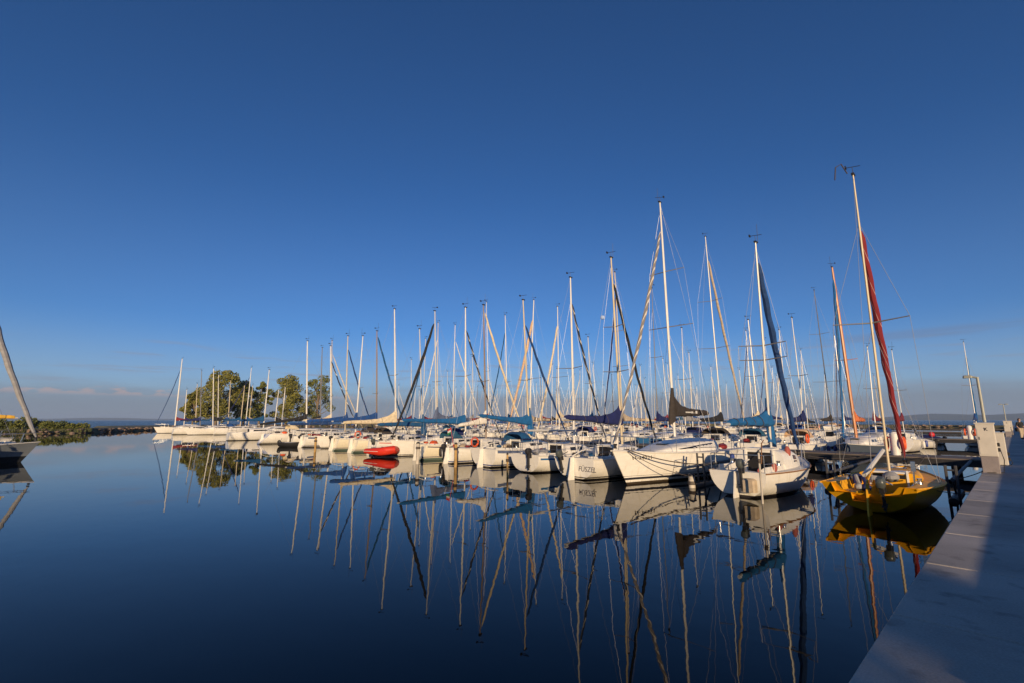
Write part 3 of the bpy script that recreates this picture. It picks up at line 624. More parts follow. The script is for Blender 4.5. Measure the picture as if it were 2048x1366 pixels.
def jetty(Y, x1, label, rails=True):
    r = empty('jetty', (0, Y, 0)); tag(r, label, 'jetty')
    mb = MB(); x = -1.1
    while x > x1: mb.box((x - 0.95, 1.0, 0.70), (1.88, 2.0, 0.10)); x -= 1.9
    obj('deck', mb, M['wood_deck'], r, 0)
    for yy in (0.05, 1.95): obj('edge_beam', MB().box(((x1 - 1.0) / 2, yy, 0.54), (-(x1 + 1.0), 0.14, 0.30)), M['dark_steel'], r, 0)
    x = -2.2
    while x > x1:
        for yy in (0.25, 1.75): obj('pile', MB().tube([(x, yy, -1.0), (x, yy, 0.64)], 0.14, 10), M['dark_steel'], r)
        x -= 6.2 if Y < 50 else 12.4
    for k in range(int((-x1 - 2) / 3.1) if Y < 50 else 0):
        mb = MB(); mb.tube([(-3.66 - 3.1 * k, 0.1, 0.86), (-3.34 - 3.1 * k, 0.1, 0.86)], 0.025, 6); mb.box((-3.5 - 3.1 * k, 0.1, 0.80), (0.12, 0.07, 0.1)); obj('mooring_cleat', mb, M['galv'], r, 0)
    return r
M['wood_deck'] = mat('jetty_boards', (0.16, 0.13, 0.11), 0.8, noise=0.35, nscale=3, stretch=(0.5, 6, 1))
M['dark_steel'] = mat('jetty_steel', (0.025, 0.024, 0.026), 0.7, noise=0.3, nscale=4)
jetty(30.0, -66, 'dark jetty on piles nearest the yellow boat, running left from the pier')
jetty(60.0, -110, 'second dark jetty out from the first, beyond the open patch of water')
jetty(95.0, -120, 'third jetty, far behind the second one')
jetty(128.0, -125, 'fourth and farthest jetty near the end of the pier')
# far quay on the left where the last boats lie
r = empty('jetty', (-100, 31, 0)); tag(r, 'far jetty on the left below the trees', 'jetty')
obj('deck', MB().box((0, 0.9, 0.7), (66, 1.8, 0.1)), M['wood_deck'], r, 0); obj('edge_beam', MB().box((0, 0.0, 0.5), (66, 0.14, 0.36)), M['dark_steel'], r, 0)

# breakwater of rocks round the basin: core bank (ground) + loose stones
def bank_pts(w0, w1):
    P = [Vector((x, y, 0)) for x, y in SHORE]; o = []
    for i, p in enumerate(P):
        d = (P[min(i + 1, len(P) - 1)] - P[max(i - 1, 0)]).normalized(); nrm = Vector((-d.y, d.x, 0)); o.append((p, nrm))
    return o
M['earth'] = mat('earth', (0.13, 0.12, 0.06), 0.95, noise=0.4, nscale=0.6)
mb = MB(); rings = []
for p, nrm in bank_pts(0, 0):
    wide = 22 if (p.y > 14 and p.x < -150 and p.y < 110) else 7
    rings.append([p - nrm * 0.8 + Vector((0, 0, -1)), p + nrm * 1.6 + Vector((0, 0, 0.75)), p + nrm * wide + Vector((0, 0, 0.85)), p + nrm * (wide + 4) + Vector((0, 0, -1))])
mb.loft(rings, closed=False); tag(obj('ground', mb, M['earth'], smooth=0), kind='structure')
M['rock'] = mat('breakwater_rock', (0.24, 0.17, 0.125), 0.9, noise=0.5, nscale=0.9, bump=0.5, bscale=5)
mb = MB(); rr = random.Random(5)
def rock(mb, c, s):
    vs = []; n = 7; rings = []
    for zz, k in ((-0.5, 0.6), (-0.1, 1.0), (0.3, 0.85), (0.5, 0.4)): rings.append([(c[0] + s * k * rr.uniform(0.75, 1.15) * math.cos(a) * 1.2, c[1] + s * k * rr.uniform(0.75, 1.15) * math.sin(a), c[2] + s * zz * rr.uniform(0.8, 1.1)) for a in [2 * PI * q / n for q in range(n)]])
    mb.loft(rings, caps=True)
PB = bank_pts(0, 0)
for i in range(1, len(PB) - 1):
    a, b = PB[i][0], PB[i + 1][0]; nr = PB[i][1]; ln = (b - a).length
    for k in range(int(ln * (2.6 if i < 5 else 0.9))):
        p = a.lerp(b, rr.random()) + nr * rr.uniform(-0.6, 1.9); rock(mb, (p.x, p.y, rr.uniform(0.0, 0.75)), rr.uniform(0.22, 0.5) * (1 if i < 5 else 1.5))
tag(obj('breakwater_rocks', mb, M['rock'], smooth=0), 'brown rough stones heaped along the water edge of the breakwater', 'rocks', kind='stuff')

# rough grass and reeds on the spit in front of the bushes
mb = MB(); rr = random.Random(15)
for _ in range(2600):
    y = rr.uniform(-32, 3.2); x = -125.6 + (y + 30) * 0.09 + rr.uniform(-2.2, 0.9); h = rr.uniform(0.4, 1.0); a = rr.uniform(0, PI); w = 0.05; z0 = 0.25
    mb.add([(x - w * math.cos(a), y - w * math.sin(a), z0), (x + w * math.cos(a), y + w * math.sin(a), z0), (x + rr.uniform(-.2, .2), y + rr.uniform(-.2, .2), z0 + h)], [(0, 1, 2)])
tag(obj('grass', mb, leaf_mat('grass_blades', (0.075, 0.095, 0.025)), smooth=0), kind='stuff')

# far wooded hills across the lake
def ridge(name, pts, depth, m):
    mb = MB(); rings = []; rr = random.Random(len(pts))
    for (x, y, h) in pts:
        v = Vector((x, y, 0)).normalized(); rings.append([Vector((x, y, -1)), Vector((x, y, 0)) + v * depth * 0.3 + Vector((0, 0, h * 0.72)), Vector((x, y, 0)) + v * depth * 0.7 + Vector((0, 0, h)), Vector((x, y, 0)) + v * depth * 1.5 + Vector((0, 0, h * 0.6))])
    mb.loft(rings, closed=False); o = obj(name, mb, m, None, 60); tag(o, kind='structure'); return o
M['hill'] = mat('wooded_hill', (0.045, 0.06, 0.035), 0.95, noise=0.5, nscale=0.004)
rr = random.Random(3)
def polar(deg, d):      # degrees clockwise from +Y
    return d * math.sin(R(deg)), d * math.cos(R(deg))
pts = []
for i in range(60):
    g = -40 + i * 1.2; h = 22 + 34 * max(0, math.sin((g + 12) / 22 * PI)) ** 1.0 * (1 if -12 < g < 10 else 0.0) + 9 * math.sin(g * 0.9) + rr.uniform(-2, 2)
    if g > 4: h = 48 + 6 * math.sin(g)
    x, y = polar(g, 5200); pts.append((x, y, max(14, h)))
ridge('hills', pts, 900, M['hill'])
pts = []
for i in range(60):
    g = -118 + i * 1.4; h = 24 + 7 * math.sin(g * 0.7) + rr.uniform(-2, 2) - max(0, (g + 75)) * 0.12
    x, y = polar(g, 7600); pts.append((x, y, max(12, h)))
ridge('hills', pts, 900, M['hill'])

# moon: a far sphere lit by the sun, just risen opposite it
mo = MB(); d = Vector((-0.56929, 0.79404, 0.21308)) * 40000
mo.ball(d, 182, 32, 20); tag(obj('moon', mo, mat('moon_rock', (0.36, 0.46, 0.66), 1.0, noise=0.25, nscale=0.012), smooth=60), 'pale almost full moon in the blue sky between the masts', 'moon')

# ------------------------------------------------------------ trees and bushes
LEAVES = [leaf_mat('leaves_olive', (0.165, 0.172, 0.028)), leaf_mat('leaves_green', (0.125, 0.148, 0.028)), leaf_mat('leaves_dark', (0.08, 0.105, 0.024))]
M['bark'] = mat('bark', (0.20, 0.15, 0.10), 0.95, noise=0.4, nscale=2)
def leaf_cloud(mb, blobs, n, size, rr):
    for _ in range(n):
        c, rx, rz = blobs[min(len(blobs) - 1, int(rr.random() * len(blobs)))]
        while True:
            u = Vector((rr.uniform(-1, 1), rr.uniform(-1, 1), rr.uniform(-1, 1)))
            if u.length < 1: break
        if rr.random() < 0.55 and u.length > 0.01: u = u.normalized() * rr.uniform(0.75, 1.06)
        p = Vector(c) + Vector((u.x * rx, u.y * rx, u.z * rz)); a = Vector((rr.uniform(-1, 1), rr.uniform(-1, 1), rr.uniform(-0.6, 1))).normalized(); b = a.orthogonal().normalized(); c2 = a.cross(b); s = size * rr.uniform(0.6, 1.3)
        mb.add([p + b * s, p + c2 * s * 0.6, p - b * s, p - c2 * s * 0.6], [(0, 1, 2, 3)])
def tree(x, y, h, w, lm, label, seed, shape='round', name='broadleaf_tree', n=3600):
    rr = random.Random(seed); root = empty(name, (x, y, 0.7)); tag(root, label, 'tree', 'trees on the breakwater')
    mb = MB(); tb = h * 0.2; mb.tube([(0, 0, -0.4), (rr.uniform(-.2, .2), 0, h * 0.3), (rr.uniform(-.4, .4), rr.uniform(-.3, .3), h * 0.6), (0, 0, h * 0.85)], [h * 0.026, h * 0.02, h * 0.012, h * 0.004], 8)
    blobs = []; nb = 34
    for i in range(nb):
        q = (i + 0.5) / nb
        prof = {'round': math.sin(PI * (0.12 + 0.80 * q)) ** 0.8, 'cone': 0.25 + 0.75 * (1 - q) ** 0.7 if q > 0.12 else 0.7, 'open': math.sin(PI * (0.15 + 0.75 * q)) * 0.95}[shape]
        zz = h * lerp(0.15, 0.94, q); a = rr.uniform(0, 2 * PI); rad = w / 2 * prof * (rr.random() ** 0.5) * (1.0 if shape != 'open' else 1.1)
        c = (rad * math.cos(a), rad * math.sin(a), zz); rx = w * (0.17 if shape != 'open' else 0.115) * rr.uniform(0.6, 1.25); blobs.append((c, rx, rx * 0.75))
        mb.tube([(0, 0, max(h * 0.18, zz - rad * 0.9 - h * 0.05)), (c[0] * 0.5, c[1] * 0.5, zz - rad * 0.3), c], [h * 0.009, h * 0.006, h * 0.002], 5)
    obj('trunk', mb, M['bark'], root)
    cr = MB(); leaf_cloud(cr, blobs, n, 0.30, rr); obj('crown', cr, LEAVES[lm], root, 0)
TREES = [ # px-derived ground spots on the breakwater bank
 (-176, 27.9, 10.5, 6.0, 0, 'small olive tree at the left end of the row of trees', 1, 'round'),
 (-175, 33.9, 18.0, 14.0, 0, 'tallest rounded green tree at the left of the row', 2, 'round'),
 (-180, 43.0, 15.0, 9.5, 1, 'dark green tree in the middle of the row on the breakwater', 3, 'round'),
 (-182, 48.4, 15.8, 8.5, 1, 'leafy tree with tufted top right of the dark middle tree', 4, 'open'),
 (-184, 58.0, 18.2, 13.5, 0, 'pointed olive green tree right of the gap in the row', 5, 'cone'),
 (-186, 69.8, 19.5, 15.0, 1, 'open airy tree with sky showing through, rightmost of the row', 6, 'open')]
for (x, y, h, w, lm, lb, sd, sh) in TREES: tree(x, y, h, w, lm, lb, sd, sh, n=4600 if sh == 'open' else 9000)
BUSH = [(-129, -19), (-127.5, -15.5), (-128.5, -12), (-128, -9), (-127, -6.5), (-128, -4.2), (-126.5, -2.4), (-126, -0.6), (-125.4, 1.0), (-131, -24), (-131, -29)]
for i, (x, y) in enumerate(BUSH):
    rr = random.Random(50 + i); root = empty('bush', (x, y, 0.6)); h = [2.3, 2.0, 2.2, 2.6, 2.7, 2.3, 2.1, 1.8, 1.5, 2.4, 2.5][i]
    tag(root, f'low green bush on the rocky bank, {["fourth","fifth","sixth","seventh","eighth","ninth","tenth","second from the tip,","at the very tip,","third","second"][i]} counting from the left edge' if i not in (7, 8) else ['low yellowish bush second from the tip of the rocky bank', 'smallest bush at the tip of the rocky bank'][i - 7], 'bush', 'bushes along the rocky bank')
    mb = MB(); blobs = [((rr.uniform(-1.2, 1.2), rr.uniform(-1.3, 1.3), rr.uniform(0.3, h - 0.7)), rr.uniform(0.6, 1.0), 0.65) for _ in range(12)]; leaf_cloud(mb, blobs, 1300, 0.17, rr); obj('foliage', mb, LEAVES[1 + i % 2], root, 0)
    mb = MB(); 
    for k in range(5): mb.tube([(0, 0, -0.1), (rr.uniform(-1, 1), rr.uniform(-1, 1), h * 0.7)], [0.04, 0.015], 5)
    obj('stem', mb, M['bark'], root)

# ------------------------------------------------------------ front row of boats, right to left
# the yellow open boat beside the pier
r, H = boat(-2.95, 16.35, 1, (19.2, -2.72, 18.12, 10.56), 'yellow open sailing boat with furled dark red jib, moored nearest the pier', L=6.2, B=2.6, fs=0.80, fm=0.68, fb=0.86, ws=0.80, tm=0.46, rb=0.7, rs=0.62, ks=0.02, sp=1.75, sq=2.0, notch=0.24, hull='hull_yellow', deck='deck_yellow', rail='deck_yellow', railr=0.03,
     cock=(0.0, 0.47), cw=0.62, cdepth=0.42, coam=0.03, ch=0.20, cabin=(0.475, 0.86), cabmat='deck_yellow', cwf=0.62, compw=0.42, compt=0.95, wins=[], mcol='alu_tan', mr=0.058, mz=0.85, spread=[0.49], spw=1.0, boom=False, genoa='redline', gr=0.092, gk=0.95, gtop=0.83, rails=False, outb=(0.35, 'cowl_grey', 0.35), outz=0.02, outs=0.95, rudder=True, rudmat='deck_yellow', vhf=False, clutter=2, seed=4, front=0)
mb = MB(); mb.tube([(-0.05, 2.55, 1.55), (-0.2, 0.35, 0.95)], 0.06, 8); obj('boom', mb, M['alu'], r)
mb = MB(); mb.tube([(0.13, 1.45, 10.52), (0.02, 1.3, 10.85), (-0.12, 1.2, 10.75), (-0.17, 1.15, 10.3)], 0.018, 5); obj('halyard_end', mb, M['rope'], r)
mb = MB(); mb.tube([(0.38, 0.55, 0.72), (0.1, 1.0, 0.78), (-0.05, 1.6, 0.78)], 0.018, 6); mb.tube([(0.5, 1.2, 0.4), (0.78, 1.25, 0.74), (0.82, 2.2, 0.76)], 0.02, 6); mb.tube([(0.78, 1.2, 0.7), (0.8, 1.2, 1.15)], 0.022, 6); mb.box((0.8, 1.2, 1.2), (0.1, 0.1, 0.26)); obj('sheet_track', mb, M['steel'], r)
for k, x in enumerate((-0.45, -0.28)):
    mb = MB(); mb.tube([(x, 0.9, 0.62), (x - 0.1, 1.1, 0.86)], 0.05, 7); mb.ball((x, 0.85, 0.55), (0.13, 0.16, 0.12)); obj('tackle_bag', mb, CL['navy' if k else 'grey'], r)
mb = MB(); mb.bbox((-0.62, 1.6, 0.72), (0.16, 0.4, 0.28), 0.03); obj('cushion', mb, CL['navy'], r)

# small white cruiser with a blue cover
r, H = boat(-6.55, 16.45, 1, (19.75, -6.03, 18.5, 9.25), 'small white cabin sailing boat with bright blue boom cover and dark blue furled jib', L=6.7, B=2.45, fs=0.82, fm=0.80, fb=1.0, ws=0.74, tm=0.45, rb=0.75, rs=0.12, sp=2.2, sq=2.1, hull='hull_white', rail='teak', railr=0.024, cock=(0.07, 0.34), cw=0.6, cdepth=0.4, coam=0.18,
     cabin=(0.34, 0.80), ch=0.62, cwf=0.70, compw=0.42, compt=0.95, cfront=0.35, wins=[(0.34, 0.50, 0.36, 0.72, 0.02, 0)], mcol='alu', mr=0.07, spread=[0.50, 0.43], spw=0.85, bz=2.35, be=(-0.55, 2.42), cover='sky', front=0.78, fold=0.27, peak=0.42, cwid=0.21, genoa='darkblue', gr=0.115, gk=0.9, gtop=0.93, outb=(0.2, 'cowl_grey', 0.0), outz=-0.1, rudder=True, lines=False, seed=9, clutter=0, vhf=True)
mb = MB()
for q in range(4): mb.torus((0.55, 0.35, 0.62 + q * 0.05), 0.14, 0.025, 'X', 14, 5)
obj('rope_coil', mb, M['rope_red'], r)
mb = MB(); mb.bbox((0.42, -0.22, 0.42), (0.4, 0.3, 0.42), 0.05); obj('fuel_bag', mb, CL['tan'], r)
mb = MB(); mb.tube([(-0.6, 0.02, 0.2), (-0.6, -0.06, 1.0)], 0.018, 6); mb.tube([(-0.28, 0.02, 0.2), (-0.28, -0.06, 1.0)], 0.018, 6); [mb.tube([(-0.6, -0.02, z_), (-0.28, -0.02, z_)], 0.016, 6) for z_ in (0.3, 0.52, 0.74, 0.96)]; obj('boarding_ladder', mb, M['steel'], r)
mb = MB(); mb.ball((0.72, 2.75, 1.35), (0.1, 0.16, 0.22)); mb.ball((0.8, 1.0, 0.92), (0.1, 0.14, 0.16)); obj('fender_bag', mb, M['rope_red'], r)
mb = MB(); mb.tube([(0.3, 1.3, 1.0), (0.05, 2.2, 1.65), (-0.25, 3.3, 1.72)], 0.02, 6); obj('tiller_pole', mb, M['teak'], r)

# big white racer-cruiser, bow towards us
r, H = boat(-10.75, 15.3, -1, (20.25, -11.08, 20.72, 13.46), 'largest white sailing yacht, bow forward, with black boom cover and grey spiral jib', L=10.0, B=3.15, fs=1.12, fm=1.13, fb=1.36, ws=0.80, tm=0.40, rb=0.95, rs=-0.3, e0=0.30, e1=0.62, hull='hull_big', rail='deck_white', railr=0.03, cock=(0.03, 0.30), cabin=(0.31, 0.80), ch=0.46, cwf=0.66, cfront=0.3,
     wins=[(0.03, 0.72, 0.30, 0.74, 0.10, 0.85)], mcol='alu_white', mr=0.085, spread=[0.44, 0.68], spw=1.15, mz=1.75, bz=2.75, be=(1.4, 2.85), cover='brown', front=0.35, fold=0.30, peak=0.62, cwid=0.17, genoa='spiral', gr=0.09, gtop=0.885, seed=12, vhf=True, clutter=2, fenders=[(0.32, -1, 'fender_blue')])
lettering('H-34021', 0.21, lambda u, v: (lambda t, zz: (lambda p: (p[0], p[1], zz))(H.pt(t, H.uz(t, zz), -1, 0.008)))((10.0 - 1.15 - u - 0.35 * 1) / (10.0 - 0.95) - 0.04, 1.02 + v), M['letter'], r, bold=0.002)
mb = MB(); mb.tube([(-0.02, 7.0, 0), (-0.02, 7.1, 0)], 0.001, 3)
mb = MB()
for k in range(7): mb.box((-0.19, 3.9 - k * 0.11 + 0.3, 2.86), (0.012, 0.07, 0.06 if k < 5 else 0.09))
mb.box((-0.188, 3.68, 2.835), (0.008, 1.0, 0.012)); mb.bbox((-0.19, 3.15, 2.87), (0.014, 0.17, 0.13), 0.004); obj('lettering', mb, M['letter_white'], r, 0)
mb = MB(); mb.tube([(0.25, 9.45, 1.4), (0.25, 9.4, 2.02)], 0.16, 10); obj('rolled_fender', mb, M['fender_white'], r)

# stern-to boat with its name on the transom
r, H = boat(-13.15, 16.0, 1, (19.6, -12.99, 19.01, 10.6), 'white sailing boat with dark lettering on its transom and navy boom cover', L=7.0, B=2.35, fs=0.92, fm=0.84, fb=1.08, ws=0.90, tm=0.4, rs=0.1, ks=0.0, e0=0.26, hull='hull_dark_boot', cabin=(0.36, 0.76), ch=0.48, compw=0.4, compt=1.0, mcol='alu_tan', mr=0.075, spread=[0.38, 0.62], spw=0.75, bz=2.35, be=(-0.75, 2.62), cover='navy', fold=0.24, peak=0.75, genoa='black', gr=0.085, gtop=0.88, outb=(-0.62, 'cowl_grey', 0.25), outz=0.0, rudder=True, seed=21, flag=False, clutter=4, rail='deck_white')
lettering('FÜSZEL', 0.30, lambda u, v: (0.68 + u * 0.95, H.yy(0, (0.46 + v) / H.zs(0)) - 0.012, 0.46 + v), M['letter_faded'], r, shear=0.25, bold=0.001)
r, H = boat(-16.45, 16.3, 1, (20.0, -16.33, 19.83, 10.49), 'white sailing boat with tall bare white mast and blue stripe by its transom', L=6.8, B=2.2, fs=0.86, fm=0.8, fb=1.05, ws=0.86, rs=0.1, ks=0.02, e0=0.28, hull='hull_white', cabin=(0.36, 0.76), ch=0.46, compw=0.42, mcol='alu_white', mr=0.08, spread=[0.44], spw=0.85, bz=2.0, be=(0.2, 2.05), boom=True, outb=(0.45, 'black', 0.0), outz=0.0, rudder=False, band=(0.14, 0.22, 'sky'), seed=23, clutter=4, genoa='dash')
r, H = boat(-19.85, 16.5, 1, (20.0, -19.68, 19.34, 9.73), 'white sailing boat with grey blue sheer band and bright blue boom cover', L=7.2, B=2.6, fs=0.98, fm=0.9, fb=1.15, ws=0.8, rs=0.1, hull='hull_blue_boot', band=(0.02, 0.20, 'bluegrey'), cabin=(0.36, 0.76), ch=0.44, mcol='alu_tan', mr=0.07, spread=[0.42], bz=2.3, be=(-0.5, 2.75), cover='sky', front=0.7, fold=0.2, peak=0.42, genoa='darkblue', gr=0.085, gtop=0.84, seed=26, fenders=[(0.25, -1, 'fender_white'), (0.3, 1, 'fender_white')], hood='blue')
boat(-22.9, 16.3, 1, (19.2, -23.01, 18.96, 9.96), 'white sailing boat with brown mast and loose cream sail on the boom', ws=0.74, sp=2.0, sq=2.1, L=6.6, B=2.16, fs=0.9, fm=0.82, fb=1.05, hull='hull_blue_boot', deck='deck_grey', cabin=(0.36, 0.76), ch=0.5, compw=0.4, complean=0.12, mcol='alu_brown', mr=0.07, spread=[0.42], bz=2.35, be=(0.6, 2.2), cover='white', peak=0.6, fold=0.22, genoa='cream', gr=0.085, gtop=0.97, seed=28, outb=(-0.4, 'black', 0.0), ring=(0.2, 1), clutter=6, flag=True)
boat(-26.05, 16.2, 1, (20.0, -26.04, 19.79, 10.47), 'white sailing boat with long blue boom cover and black and white dashed jib', ws=0.68, sp=1.8, sq=2.1, L=7.2, B=2.25, fs=0.98, fm=0.9, fb=1.1, hull='hull_green_boot', cabin=(0.36, 0.76), ch=0.44, mcol='alu_white', mr=0.075, spread=[0.46], spw=0.9, bz=2.3, be=(-1.3, 2.5), cover='sky', fold=0.22, peak=0.4, genoa='dash', gr=0.08, gtop=0.84, seed=31, band=(0.10, 0.16, 'navy'), hood='teal', fenders=[(0.15, 1, 'black'), (0.3, 1, 'black')])
boat(-29.6, 16.2, -1, (20.0, -29.65, 19.59, 10.8), 'white sailing yacht, bow forward, with grey boom cover and thick black furled jib', ws=0.78, sp=2.3, sq=2.1, L=8.0, B=2.35, fs=1.0, fm=0.98, fb=1.15, hull='hull_dark_boot', cabin=(0.33, 0.74), ch=0.42, mcol='alu', mr=0.075, spread=[0.42], bz=2.5, be=(0.9, 2.55), cover='bluegrey', front=0.3, peak=0.4, genoa='black', gr=0.13, gtop=0.92, seed=33, hood='navy')
boat(-32.75, 16.4, 1, (20.8, -33.03, 20.36, 9.98), 'white sailing boat with teal folded cover hanging in front of its mast', ws=0.66, sp=1.9, sq=2.1, L=7.2, B=2.25, fs=0.95, fm=0.88, fb=1.1, hull='hull_dark_boot', cabin=(0.36, 0.76), ch=0.44, mcol='alu', mr=0.07, spread=[0.45], bz=2.1, be=(0.3, 2.15), cover='blue', front=0.8, peak=0.25, fold=0.3, genoa=None, seed=36, band=(0.08, 0.13, 'red'), outb=(0.3, 'cowl_grey', 0.0), clutter=5)
# red inflatable between the front boats
r = empty('inflatable_boat', (-30.45, 16.05, 0)); tag(r, 'bright red inflatable boat lying in front of the white boats', 'inflatable boat')
mb = MB(); r.rotation_euler = (0, 0, R(-80)); r.scale = (0.78, 0.72, 0.85); mb.tube([(-0.72, -1.45, 0.42), (-0.72, 0.9, 0.45), (-0.5, 1.45, 0.52), (0, 1.7, 0.58), (0.5, 1.45, 0.52), (0.72, 0.9, 0.45), (0.72, -1.45, 0.42)], [0.2, 0.33, 0.33, 0.33, 0.33, 0.33, 0.2], 12); obj('tube', mb, M['hull_red'], r)
mb = MB(); mb.box((0, -0.2, 0.25), (1.1, 2.6, 0.1)); mb.box((0, -1.3, 0.4), (1.1, 0.06, 0.45)); obj('floor', mb, M['deck_grey'], r, 0)
mb = MB(); mb.tube([(-0.72, -1.3, 0.78), (-0.72, 0.9, 0.8)], 0.03, 6); mb.tube([(0.72, -1.3, 0.78), (0.72, 0.9, 0.8)], 0.03, 6); mb.tube([(1.04, -1.3, 0.44), (1.04, 0.9, 0.47)], 0.022, 6); obj('rubbing_strake', mb, M['fender_white'], r)
outboard(r, 0, -1.35, 0.6, M['fender_white'], 0.0, 0.9)
boat(-35.6, 16.2, 1, (20.0, -35.38, 19.26, 11.92), 'white sailing boat with cream boom cover rising up its tall white mast', ws=0.72, sp=2.0, sq=2.1, L=7.8, B=2.39, fs=1.0, fm=0.92, fb=1.15, hull='hull_green_boot', cabin=(0.34, 0.76), ch=0.5, cabmat='cabin_white', mcol='alu_white', mr=0.085, spread=[0.46], spw=0.9, bz=2.25, be=(-0.9, 2.3), cover='cream', fold=0.32, peak=0.95, cwid=0.19, genoa=None, seed=38, wins=[(0.15, 0.75, 0.4, 0.74, 0.02, 0.3)], fenders=[(0.2, 1, 'black'), (0.32, 1, 'black')], hood='brown')
boat(-39.0, 16.1, 1, (20.0, -38.95, 19.53, 10.53), 'white sailing boat with grey brown mast, blue boom cover and blue furled jib', ws=0.8, sp=1.8, sq=2.1, L=7.2, B=2.30, fs=0.98, fm=0.9, fb=1.1, hull='hull_green_boot', deck='deck_white', cabin=(0.34, 0.76), ch=0.46, mcol='alu_brown', mr=0.085, spread=[0.38], bz=2.55, be=(-0.2, 2.45), cover='royal', fold=0.32, peak=0.5, genoa='blue', gr=0.1, gtop=0.97, seed=41, clutter=5, ring=(0.25, 1), outb=(-0.4, 'black', 0))
boat(-42.4, 15.8, -1, (19.6, -42.53, 19.89, 10.58), 'white sailing boat, bow forward, with low royal blue cover in the front row', ws=0.7, sp=2.3, sq=2.1, L=7.6, B=2.30, fs=1.0, fm=0.95, fb=1.15, hull='hull_dark_boot', cabin=(0.34, 0.76), ch=0.42, mcol='alu_white', mr=0.075, spread=[0.45], bz=2.4, be=(1.2, 2.45), cover='royal', front=0.3, peak=0.2, fold=0.3, seed=43, hood='brown')
boat(-45.6, 15.9, 1, (20.0, -45.55, 19.69, 10.95), 'white sailing boat with royal blue cover and dark blue jib between two dark jibs', ws=0.76, sp=1.9, sq=2.1, L=7.4, B=2.30, fs=0.98, fm=0.92, fb=1.12, hull='hull_blue_boot', cabin=(0.34, 0.76), ch=0.44, mcol='alu_tan', mr=0.075, spread=[0.42], bz=2.45, be=(0.2, 2.4), cover='royal', front=0.4, fold=0.34, peak=0.2, genoa='darkblue', gr=0.09, gtop=0.88, seed=45, band=(0.05, 0.17, 'darkblue'), outb=(-0.3, 'black', 0.5), clutter=5)
boat(-49.0, 15.9, 1, (20.0, -48.95, 19.32, 10.28), 'white sailing boat with flat dark blue cover and black dashed jib in the front row', ws=0.74, sp=2.0, sq=2.1, L=7.4, B=2.30, fs=0.98, fm=0.92, fb=1.12, hull='hull_dark_boot', cabin=(0.34, 0.76), ch=0.44, mcol='alu_white', mr=0.075, spread=[0.4], bz=2.1, be=(-0.2, 2.1), cover='darkblue', fold=0.2, peak=0.1, genoa='dash2', gr=0.085, gtop=0.84, seed=47, outb=(0.3, 'black', 0))
boat(-54.7, 14.6, 1, (19.5, -54.77, 18.92, 11.49), 'sleek white yacht with long black boom cover at the left end of the front row', ws=0.68, sp=1.8, sq=2.1, L=10.2, B=3.0, fs=1.05, fm=1.05, fb=1.25, rs=-0.9, hull='hull_dark_boot', cabin=(0.32, 0.78), ch=0.5, mcol='alu_white', mr=0.1, spread=[0.46], bz=2.7, be=(-0.1, 2.05), cover='black', fold=0.24, peak=0.3, cwid=0.16, seed=50, wins=[(0.05, 0.7, 0.35, 0.72, 0.05, 0.6)], hood='cream', clutter=3)
r = empty('rowing_dinghy', (-48.2, 14.9, 0)); tag(r, 'small black dinghy with raised motor beside the sleek white yacht', 'dinghy'); r.rotation_euler = (0, 0, R(-50))
dh = Hull(3.0, 1.4, 0.42, 0.4, 0.55, 0.8, 0.45, 0.3, 0.0, zk=-0.12); obj('hull', dh.build(14, 6), M['black'], r, 50); obj('deck', dh.deck(0.02, 0.8, 0.72, 0.25, coam=0.0, nt=12), M['deck_grey'], r, 30); outboard(r, 0, 0, 0.45, M['black'], 0.9, 0.9)

